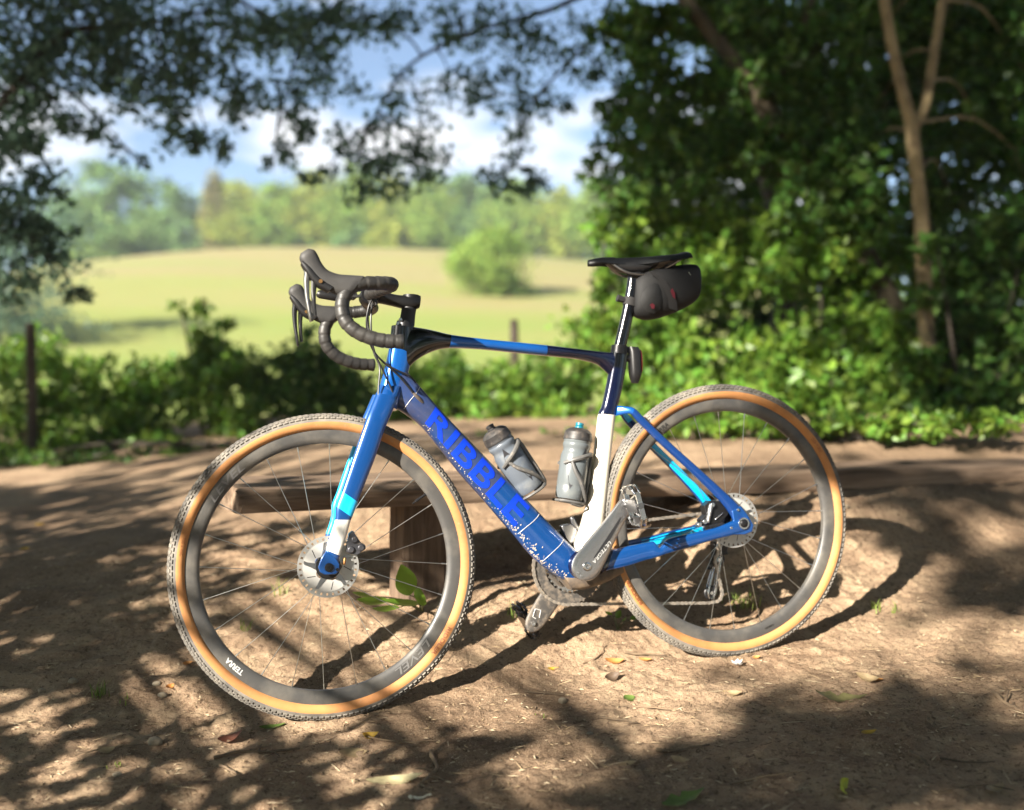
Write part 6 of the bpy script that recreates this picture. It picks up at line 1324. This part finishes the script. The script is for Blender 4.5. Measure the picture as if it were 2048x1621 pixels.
m.build('saddle_rail', M_ALU, sad)

# ---- handlebar, stem, hoods, levers (turn with the fork)
HC = np.array([(0.8929, 0.0, 0.9744)][0])
BARN = [(0.8635, 0.165, 0.9714), (0.873, 0.19, 0.9707), (0.899, 0.207, 0.9698), (0.9352, 0.213, 0.9692), (0.9612, 0.2145, 0.9612), (0.9782, 0.216, 0.9418), (0.9847, 0.218, 0.9176), (0.9808, 0.221, 0.8895), (0.9637, 0.226, 0.867), (0.9363, 0.231, 0.8494), (0.9019, 0.236, 0.838), (0.8634, 0.241, 0.833)]
half = np.concatenate([[HC, HC+[0, .05, 0], HC*[.5, 1, .5]+np.array(BARN[0])*[.5, 0, .5]+[0, .11, 0]], BARN])
full = resample(half, 10)
s_ = np.concatenate([[0], np.cumsum(np.linalg.norm(np.diff(full, axis=0), axis=1))])
u = np.arange(0, s_[-1], .003); PP = np.stack([np.interp(u, s_, full[:, i]) for i in range(3)], 1)
m = MB(); k0 = int(.055/.003); m.tube(np.concatenate([PP[:k0][::-1]*[1, -1, 1], PP[1:k0]]), .0145, n=18); hb = m.build('handlebar', M_BLKM, bike, xf=steer)
pitch = .0215
for s in (1, -1):
    P = PP[k0-6:]*[1, s, 1]; uu = u[k0-6:]
    rad = .0152+.0011*(((uu+.001) % pitch)/pitch)-.0009*np.exp(-(((uu % pitch))/.0016)**2)
    m = MB(); m.tube(P, rad, n=18); m.build('bar_tape', M_TAPE, bike, xf=steer, angle=60)
    e = P[-1]; d = P[-1]-P[-4]; d /= np.linalg.norm(d); m = MB(); m.tube([e-d*.002, e+d*.003, e+d*.005], [.0165, .0165, .012], n=18); m.build('bar_end_plug', M_BLK, bike, xf=steer)
STM = [((0.7688, 0.0, 0.971), (0.7739, 0.0, 0.9406)), ((0.7859, 0.0, 0.9731), (0.7916, 0.0, 0.9353)), ((0.8031, 0.0, 0.9726), (0.8131, 0.0, 0.9413)), ((0.8297, 0.0, 0.9763), (0.8417, 0.0, 0.95)), ((0.8593, 0.0, 0.9862), (0.8714, 0.0, 0.9576)), ((0.8793, 0.0, 0.9932), (0.8917, 0.0, 0.9598))]
m = MB(); m.loft(STM, [.016, .021, .020, .017, .019, .022], e=2.4, n=20, sub=3); c = HC
m.lathe_y([(0, -.026), (.021, -.026), (.0225, -.022), (.0225, .022), (.021, .026), (0, .026)], (HC[0], HC[2]), 26)
m.build('stem', M_BLKM, bike, xf=steer)
m = MB(); m.loft([((0.8102, 0.0, 0.9754), (0.7712, 0.0, 0.9712)), ((0.8187, 0.0, 0.933), (0.7836, 0.0, 0.9276)), ((0.8274, 0.0, 0.903), (0.7887, 0.0, 0.8973))], [.019, .0175, .0185], n=22, sub=2); m.build('headset_spacer', M_BLK, bike, xf=steer)
m = MB(); m.loft([((0.8302, 0.0, 0.9129), (0.7916, 0.0, 0.906)), ((0.8363, 0.0, 0.8986), (0.7904, 0.0, 0.8912))], [.021, .023], n=22); m.build('headset_cap', M_BLKM, bike)
m = MB(); q = np.array([(0.7911, 0.0, 0.9696), (0.7721, 0.0, 0.9614)])
for c in [(0.8254, 0.016, 0.9127), (0.8323, 0.016, 0.9034)]: m.lathe_y([(0, .0245), (.0035, .0245), (.004, .018)], (c[0], c[2]), 12)
m.build('bolt', M_ALU2, bike, xf=steer)
HOOD = [((0.9306, 0.2135, 0.9856), (0.9682, 0.2135, 0.9418)), ((0.9437, 0.2135, 0.9872), (0.9758, 0.2135, 0.941)), ((0.961, 0.2135, 0.9891), (0.9823, 0.2135, 0.9424)), ((0.9869, 0.2135, 0.9923), (1.0032, 0.2135, 0.9522)), ((1.0089, 0.2135, 1.0021), (1.0277, 0.2135, 0.9698)), ((1.0206, 0.2135, 1.0179), (1.0454, 0.2135, 0.9903)), ((1.0269, 0.2135, 1.0347), (1.0598, 0.2135, 1.0118)), ((1.0335, 0.2135, 1.046), (1.0671, 0.2135, 1.0285)), ((1.045, 0.2135, 1.0508), (1.064, 0.2135, 1.0405))]
HWD = [.0165, .0178, .0172, .0158, .0150, .0150, .0155, .0150, .0085]
LEV = [((1.061, 0.2145, 1.0248), (1.0492, 0.2145, 1.0112)), ((1.0598, 0.2145, 0.9995), (1.0478, 0.2145, 0.9881)), ((1.0623, 0.2145, 0.981), (1.0498, 0.2145, 0.9761)), ((1.0625, 0.2145, 0.9504), (1.0519, 0.2145, 0.9499)), ((1.0604, 0.2145, 0.923), (1.0519, 0.2145, 0.9226)), ((1.0579, 0.2145, 0.901), (1.0514, 0.2145, 0.9018)), ((1.0566, 0.2145, 0.89), (1.0511, 0.2145, 0.8919))]
PAD = [((1.0465, 0.219, 0.9817), (1.0342, 0.219, 0.9746)), ((1.0487, 0.219, 0.9544), (1.0383, 0.219, 0.9507)), ((1.0489, 0.219, 0.925), (1.0403, 0.219, 0.9245)), ((1.0475, 0.219, 0.9009), (1.0399, 0.219, 0.9027))]
HCAP = [((1.0649, 0.2135, 1.0427), (1.0471, 0.2135, 1.0508)), ((1.0686, 0.2135, 1.0362), (1.0605, 0.2135, 1.0162)), ((1.0664, 0.2135, 1.023), (1.061, 0.2135, 1.0096))]
for s in (1, -1):
    f = (lambda q: q) if s > 0 else mirror
    hd = MB().loft(f(HOOD), HWD, e=2.5, n=24, sub=4).build('brake_hood', M_HOOD, bike, xf=steer)
    m = MB(); m.loft(f([((0.9979, 0.2135, 0.9641), (1.0129, 0.2135, 0.9527)), ((1.0264, 0.2135, 0.9863), (1.0385, 0.2135, 0.9692)), ((1.044, 0.2135, 1.009), (1.0567, 0.2135, 0.9974)), ((1.0599, 0.2135, 1.0249), (1.0659, 0.2135, 1.0164))]), [.0165, .0160, .0158, .012], e=3, n=18, sub=3); m.build('lever_bracket', M_BLK, hd, xf=steer)
    m = MB(); m.loft(f(LEV), [.0085, .008, .0065, .006, .0075, .0085, .006], e=2.4, n=16, sub=4); m.build('brake_lever', M_LEVER if s > 0 else M_BLKM, hd, xf=steer)
    m = MB(); m.loft(f(PAD), [.004, .004, .006, .005], e=2.4, n=12, sub=3); m.build('shift_paddle', M_BLK, hd, xf=steer)
    m = MB(); q = [(1.0273, 0.2135, 0.9753)][0]; m.lathe_y([(0, s*q[1]+.019), (.0042, s*q[1]+.019), (.0046, s*q[1]-.019), (0, s*q[1]-.019)], (q[0], q[2]), 12); m.build('lever_pivot', M_COPPER, hd, xf=steer)
# front lamp on a bracket out in front of the bar, cables from the bar into the frame
q = np.array([(1.0154, 0.0, 0.9897), (1.0086, 0.0, 0.9858), (0.9762, 0.0, 0.9783), (0.967, 0.0, 0.9754), (0.931, 0.0, 0.9786)])
m = MB(); m.tube([q[0], q[0]+(q[1]-q[0])*.5, q[1], q[2], q[3]], [.006, .0092, .0102, .0102, .0085], n=16); m.tube([q[3], HC+[0.0, .022, .0]], [.004, .004], n=8); m.tube([q[4]+[0, .01, 0], q[4]+[0, -.012, 0]], [.0095, .0095], n=14)
m.build('front_lamp', M_BLK, bike, xf=steer)
CAB = [[(0.883, 0.05, 0.9726), (0.9025, 0.055, 0.9442), (0.9114, 0.05, 0.9003), (0.9045, 0.04, 0.8538), (0.8872, 0.034, 0.8238), (0.864, 0.032, 0.7987), (0.8396, 0.031, 0.7732), (0.8114, 0.03, 0.7343)],
       [(0.8849, 0.03, 0.9737), (0.8989, 0.05, 0.9234), (0.9014, 0.05, 0.8643), (0.8944, 0.045, 0.8265), (0.8762, 0.04, 0.7808), (0.8606, 0.036, 0.7325), (0.8703, 0.04, 0.6949), (0.8904, 0.046, 0.6771), (0.8897, 0.05, 0.6651)],
       [(0.8804, -0.03, 0.9764), (0.9011, 0.0, 0.9191), (0.9005, 0.02, 0.8561), (0.8834, 0.03, 0.8204), (0.8525, 0.033, 0.7942), (0.8177, 0.031, 0.7754), (0.8018, 0.028, 0.7578)],
       [(0.8815, -0.05, 0.9749), (0.8957, -0.03, 0.9232), (0.8939, 0.0, 0.8461), (0.8865, 0.032, 0.8001), (0.8935, 0.037, 0.7525), (0.8977, 0.042, 0.711), (0.8923, 0.047, 0.6843)]]
for C in CAB: MB().tube(C, .0022, n=8, sub=6).build('cable', M_BLK, bike, xf=steer)
m = MB()
for i, (a, b) in enumerate([[[0.898955219424103, 0.04499999999999993, 0.9861306368174443], [0.8843952118057772, 0.04499999999999993, 0.9472843418869323]], [[0.9028503174359369, 0.03500000000000014, 0.9808904245959555], [0.8904180262861424, 0.03500000000000014, 0.9444087724516419]], [[0.8857145067844912, -0.03500000000000014, 0.9775076066873454], [0.8780000588168535, -0.03500000000000014, 0.9525292798787925]]]): m.tube([a, b], .006, n=8)
m.build('cable_boot', M_TAPE, bike, xf=steer)

# ---- rear lamp, bottle cages
RL = [((0.235, 0.0, 0.8164), (0.2074, 0.0, 0.8123)), ((0.235, 0.0, 0.8022), (0.2045, 0.0, 0.7991)), ((0.2368, 0.0, 0.7699), (0.2064, 0.0, 0.7655)), ((0.2368, 0.0, 0.7414), (0.2106, 0.0, 0.7372)), ((0.233, 0.0, 0.7231), (0.2164, 0.0, 0.7207))]
m = MB(); m.loft(RL, [.012, .0165, .018, .016, .008], e=2.8, n=20, sub=3); m.tube(np.array([(0.2489, 0.0, 0.7887), (0.2297, 0.0, 0.785)]), [.010, .010], n=10)
rl = m.build('rear_lamp', M_BLK, bike)
m = MB(); m.loft([((0.2093, 0.0, 0.8072), (0.2011, 0.0, 0.8054)), ((0.2081, 0.0, 0.7915), (0.1998, 0.0, 0.7897)), ((0.2102, 0.0, 0.7553), (0.2034, 0.0, 0.7536)), ((0.215, 0.0, 0.7349), (0.2096, 0.0, 0.7332))], [.009, .013, .013, .007], n=14, sub=2); m.build('lamp_lens', M_REDL, rl)
def bottle_axis(p0, p1):
    p0, p1 = np.array(p0), np.array(p1); d = (p1-p0)/np.linalg.norm(p1-p0); u = np.array([-d[2], 0, d[0]]); return p0, d, u
M_BOT = mat('smoky_bottle_plastic', (.11, .128, .155), .34, spec=.5, var=(26, (.20, .21, .215), .5, .78), coat=.1)
M_BOT2 = mat('clear_grey_bottle_plastic', (.115, .13, .138), .3, spec=.5, var=(20, (.19, .20, .19), .55, .8), coat=.15)
M_CAP = mat('black_bottle_cap', (.03, .028, .028), .5, var=(50, (.12, .10, .085), .5, .72))
M_TEAL = mat('teal_nozzle', (.006, .15, .21), .35)
M_CAGE = mat('bottle_cage_plastic', (.10, .098, .095), .5, dust=((.3, .25, .2), 60, .55, .75, .8))
M_CAGE2 = mat('silver_cage_wire', (.5, .5, .5), .3, 1.0)
M_BPRINT = mat('bottle_print', (.03, .03, .035), .5)
def make_bottle(label, p0, p1, bot, nozzle_m, side):
    o0, d, u = bottle_axis(p0, p1); H = np.linalg.norm(np.array(p1)-np.array(p0)); yv = np.array([0, 1.0, 0])
    root = empty('water_bottle'); root.matrix_world = BM @ Matrix.Translation(Vector(o0)); tag(root, label, 'water bottle', 'bottles in the frame')
    def turn(prof, m, name, n=36, parent=None, mis=None):
        t = np.arange(n)*2*PI/n; R = [np.array([d*h+u*r_*math.cos(a)+yv*r_*math.sin(a) for a in t]) for r_, h in prof]
        return MB().rings(R).build(name, m, parent or root)
    turn([(.026, 0), (.034, .002), (.0362, .008), (.0366, .03), (.0355, .034), (.0366, .038), (.0366, H*.56), (.0340, H*.60), (.0322, H*.63), (.0330, H*.66), (.0352, H*.69), (.0352, H*.72), (.0335, H*.735), (.0345, H*.75), (.0345, H*.77)], bot, 'bottle_body')
    cp = turn([(.0355, H*.765), (.0362, H*.77), (.0362, H*.80), (.0350, H*.82), (.0356, H*.83), (.0340, H*.86), (.0345, H*.87), (.029, H*.90), (.021, H*.925), (.012, H*.93)], M_CAP, 'bottle_cap')
    turn([(.0115, H*.92), (.0115, H*.945), (.009, H*.955), (.0105, H*.965), (.0105, H*.995), (.006, H)], nozzle_m, 'nozzle', 20, cp)
    # triangular print on the near face
    for h0, a0, sz in ((H*.50, .35, 1.0), (H*.30, -.30, -1.0)):
        V = []
        for h, a in ((0, -.36), (0, .36), (.034*sz, .02 if sz > 0 else .1)):
            aa = PI/2+a0*side+a; V.append(d*(h0+h)+(u*math.cos(aa)+yv*math.sin(aa))*.0371)
        mid = [(V[0]+V[1])/2*1.0]; 
        for q in mid: pass
        MB().add(V, [[0, 1, 2]]).build('bottle_print', M_BPRINT, root, smooth=False)
    return root
B1 = [(0.5293, 0.0, 0.4756), (0.623, 0.0, 0.6435)]; B2 = [(0.4321, 0.0, 0.4413), (0.3846, 0.0, 0.6314)]
make_bottle('smoky grey bottle with black cap on the blue down tube', B1[0], B1[1], M_BOT, M_CAP, 1)
make_bottle('clear grey bottle with teal nozzle on the white seat tube', B2[0], B2[1], M_BOT2, M_TEAL, -1)
def make_cage(p0, p1, toward, m_):
    o0, d, u = bottle_axis(p0, p1); H = np.linalg.norm(np.array(p1)-np.array(p0)); yv = np.array([0, 1.0, 0]); u = u*toward
    m = MB(); rr = .0395
    def pt(h, a, k=1.0): return o0+d*h+(u*math.cos(a)+yv*math.sin(a))*rr*k
    m.tube([pt(-.006, 0, .2), pt(-.006, 0, .9), pt(.02, 0, 1.04), pt(.09, 0, 1.04), pt(.125, 0, 1.04)], [.006, .008, .007, .007, .005], n=8, sub=3, flat=1.4)
    for s in (1, -1):
        m.tube([pt(.122, 0), pt(.118, s*.7), pt(.108, s*1.4), pt(.098, s*2.0), pt(.088, s*2.6)], [.005, .0055, .006, .0055, .004], n=8, sub=5)
        m.tube([pt(.098, s*2.1), pt(.070, s*1.75), pt(.045, s*1.25), pt(.02, s*.8), pt(0, s*.4)], [.004, .0052, .0055, .005, .004], n=8, sub=5)
        m.tube([pt(-.004, s*.3), pt(-.005, s*1.2), pt(-.004, s*2.2), pt(-.005, s*2.9)], .0035, n=6, sub=4)
    return m.build('bottle_cage', m_, bike)
make_cage(B1[0], B1[1], 1 if np.dot(np.array([-1, 0, -1]), bottle_axis(B1[0], B1[1])[2]) > 0 else -1, M_CAGE)
make_cage(B2[0], B2[1], -1 if bottle_axis(B2[0], B2[1])[2][0] > 0 else 1, M_CAGE)

# ---- saddle bag hanging under the saddle
SBG = [(0.1663, 0.0, 0.8857)][0]
bag = empty('saddle_bag'); bag.matrix_world = BM @ Matrix.Translation(Vector(SBG)); tag(bag, 'black saddle bag strapped under the saddle behind the seat post', 'saddle bag')
so = np.array(SBG)
M_BAG = mat('bag_fabric', (.0045, .0045, .005), .75, bump=(420, .4, .0008)); M_BAGP = mat('bag_side_panel', (.009, .009, .0095), .7, bump=(300, .4, .0008)); M_STRAP = mat('webbing_strap', (.016, .015, .015), .8)
M_REDP = mat('dark_red_print', (.10, .006, .014), .7); M_REFL = mat('reflective_trim', (.20, .21, .16), .35)
BAG = np.array([((0.2013, 0.0, 0.9892), (0.2135, 0.0, 0.9219)), ((0.1859, 0.0, 1.0017), (0.2102, 0.0, 0.8983)), ((0.1611, 0.0, 1.01), (0.1833, 0.0, 0.8853)), ((0.1248, 0.0, 1.0167), (0.1493, 0.0, 0.8849)), ((0.0813, 0.0, 1.0205), (0.0995, 0.0, 0.897)), ((0.0493, 0.0, 1.0221), (0.0574, 0.0, 0.9136)), ((0.0293, 0.0, 1.0187), (0.0372, 0.0, 0.9273)), ((0.0224, 0.0, 0.9999), (0.0295, 0.0, 0.9456))])-so
MB().loft([tuple(q) for q in BAG], [.022, .034, .044, .050, .052, .050, .045, .030], e=3.0, n=28, sub=4).build('bag_body', M_BAG, bag)
SIDE = np.array([(0.2068, 0.047, 0.9144), (0.2094, 0.047, 0.9299), (0.2021, 0.047, 0.9476), (0.1852, 0.047, 0.9636), (0.1649, 0.047, 0.9718), (0.1543, 0.047, 0.9663), (0.1474, 0.047, 0.9505), (0.1456, 0.047, 0.9272), (0.1548, 0.047, 0.9044), (0.1756, 0.047, 0.8925), (0.1972, 0.047, 0.8986)])-so
m = MB(); c = SIDE.mean(0)+[0, .010, 0]; V = [c]+list(SIDE)+list((SIDE-SIDE.mean(0))*.6+SIDE.mean(0)+[0, .008, 0]); n = len(SIDE)
F = [[1+i, 1+(i+1) % n, 1+n+(i+1) % n, 1+n+i] for i in range(n)]+[[1+n+i, 1+n+(i+1) % n, 0] for i in range(n)]
m.add(V, F); m.build('side_panel', M_BAGP, bag)
q = np.array([(0.1707, 0.047, 0.9979), (0.1476, 0.047, 0.9764), (0.1334, 0.047, 0.9499), (0.1245, 0.047, 0.9263), (0.1229, 0.047, 0.9003)])-so; q[:, 1] += [.002, .006, .0075, .007, .004]
V = []; 
for a in q: V += [a+[.012, 0, .004], a+[-.012, 0, -.004]]
MB().add(V, [[2*i, 2*i+1, 2*i+3, 2*i+2] for i in range(len(q)-1)]).build('strap', M_STRAP, bag)
m = MB(); q = np.array([(0.2038, 0.0, 0.9345), (0.2365, 0.0, 0.9437), (0.2425, 0.0, 0.9258), (0.2089, 0.0, 0.9112)])-so
c = (np.array([(0.2168, 0.0, 0.9311)][0])-so); e1 = np.array([(0.2005, 0.0, 0.9252)][0])-so-c; dv = np.array([(0.2172, 0.0, 0.9416), (0.2234, 0.0, 0.921)]); dv = (dv[1]-dv[0])/2
R = []
for z in (-1, -.9, .9, 1): R.append(np.array([c+dv*z+e1*1.15*math.cos(a)*(1 if abs(z) < .95 else .97)+np.array([0, .0165*math.sin(a), 0]) for a in np.arange(20)*2*PI/20]))
m.rings(R); m.tube([c-e1, c-e1*2.2], [.008, .010], n=8); m.build('post_strap', M_STRAP, bag)
def bag_mark(pts, y=.0535):
    q = np.array(pts)-so; q[:, 1] += .011; MB().add(list(q), [list(range(len(q)))]).build('logo', M_REDP, bag, smooth=False)
bag_mark([(0.1903, 0.0475, 0.9149), (0.183, 0.0475, 0.9184), (0.1766, 0.0475, 0.913), (0.1788, 0.0475, 0.9041), (0.1858, 0.0475, 0.9044)])
bag_mark([(0.1297, 0.0475, 0.9471), (0.1233, 0.0475, 0.9546), (0.1176, 0.0475, 0.9414), (0.1178, 0.0475, 0.9259), (0.1243, 0.0475, 0.9314)])
q = np.array([(0.0683, 0.045, 0.9959), (0.0625, 0.045, 0.9826), (0.0648, 0.045, 0.9605), (0.0695, 0.045, 0.9425)])-so; q[:, 1] += .004; MB().tube(q, .0013, n=5, sub=3).build('trim', M_REFL, bag)
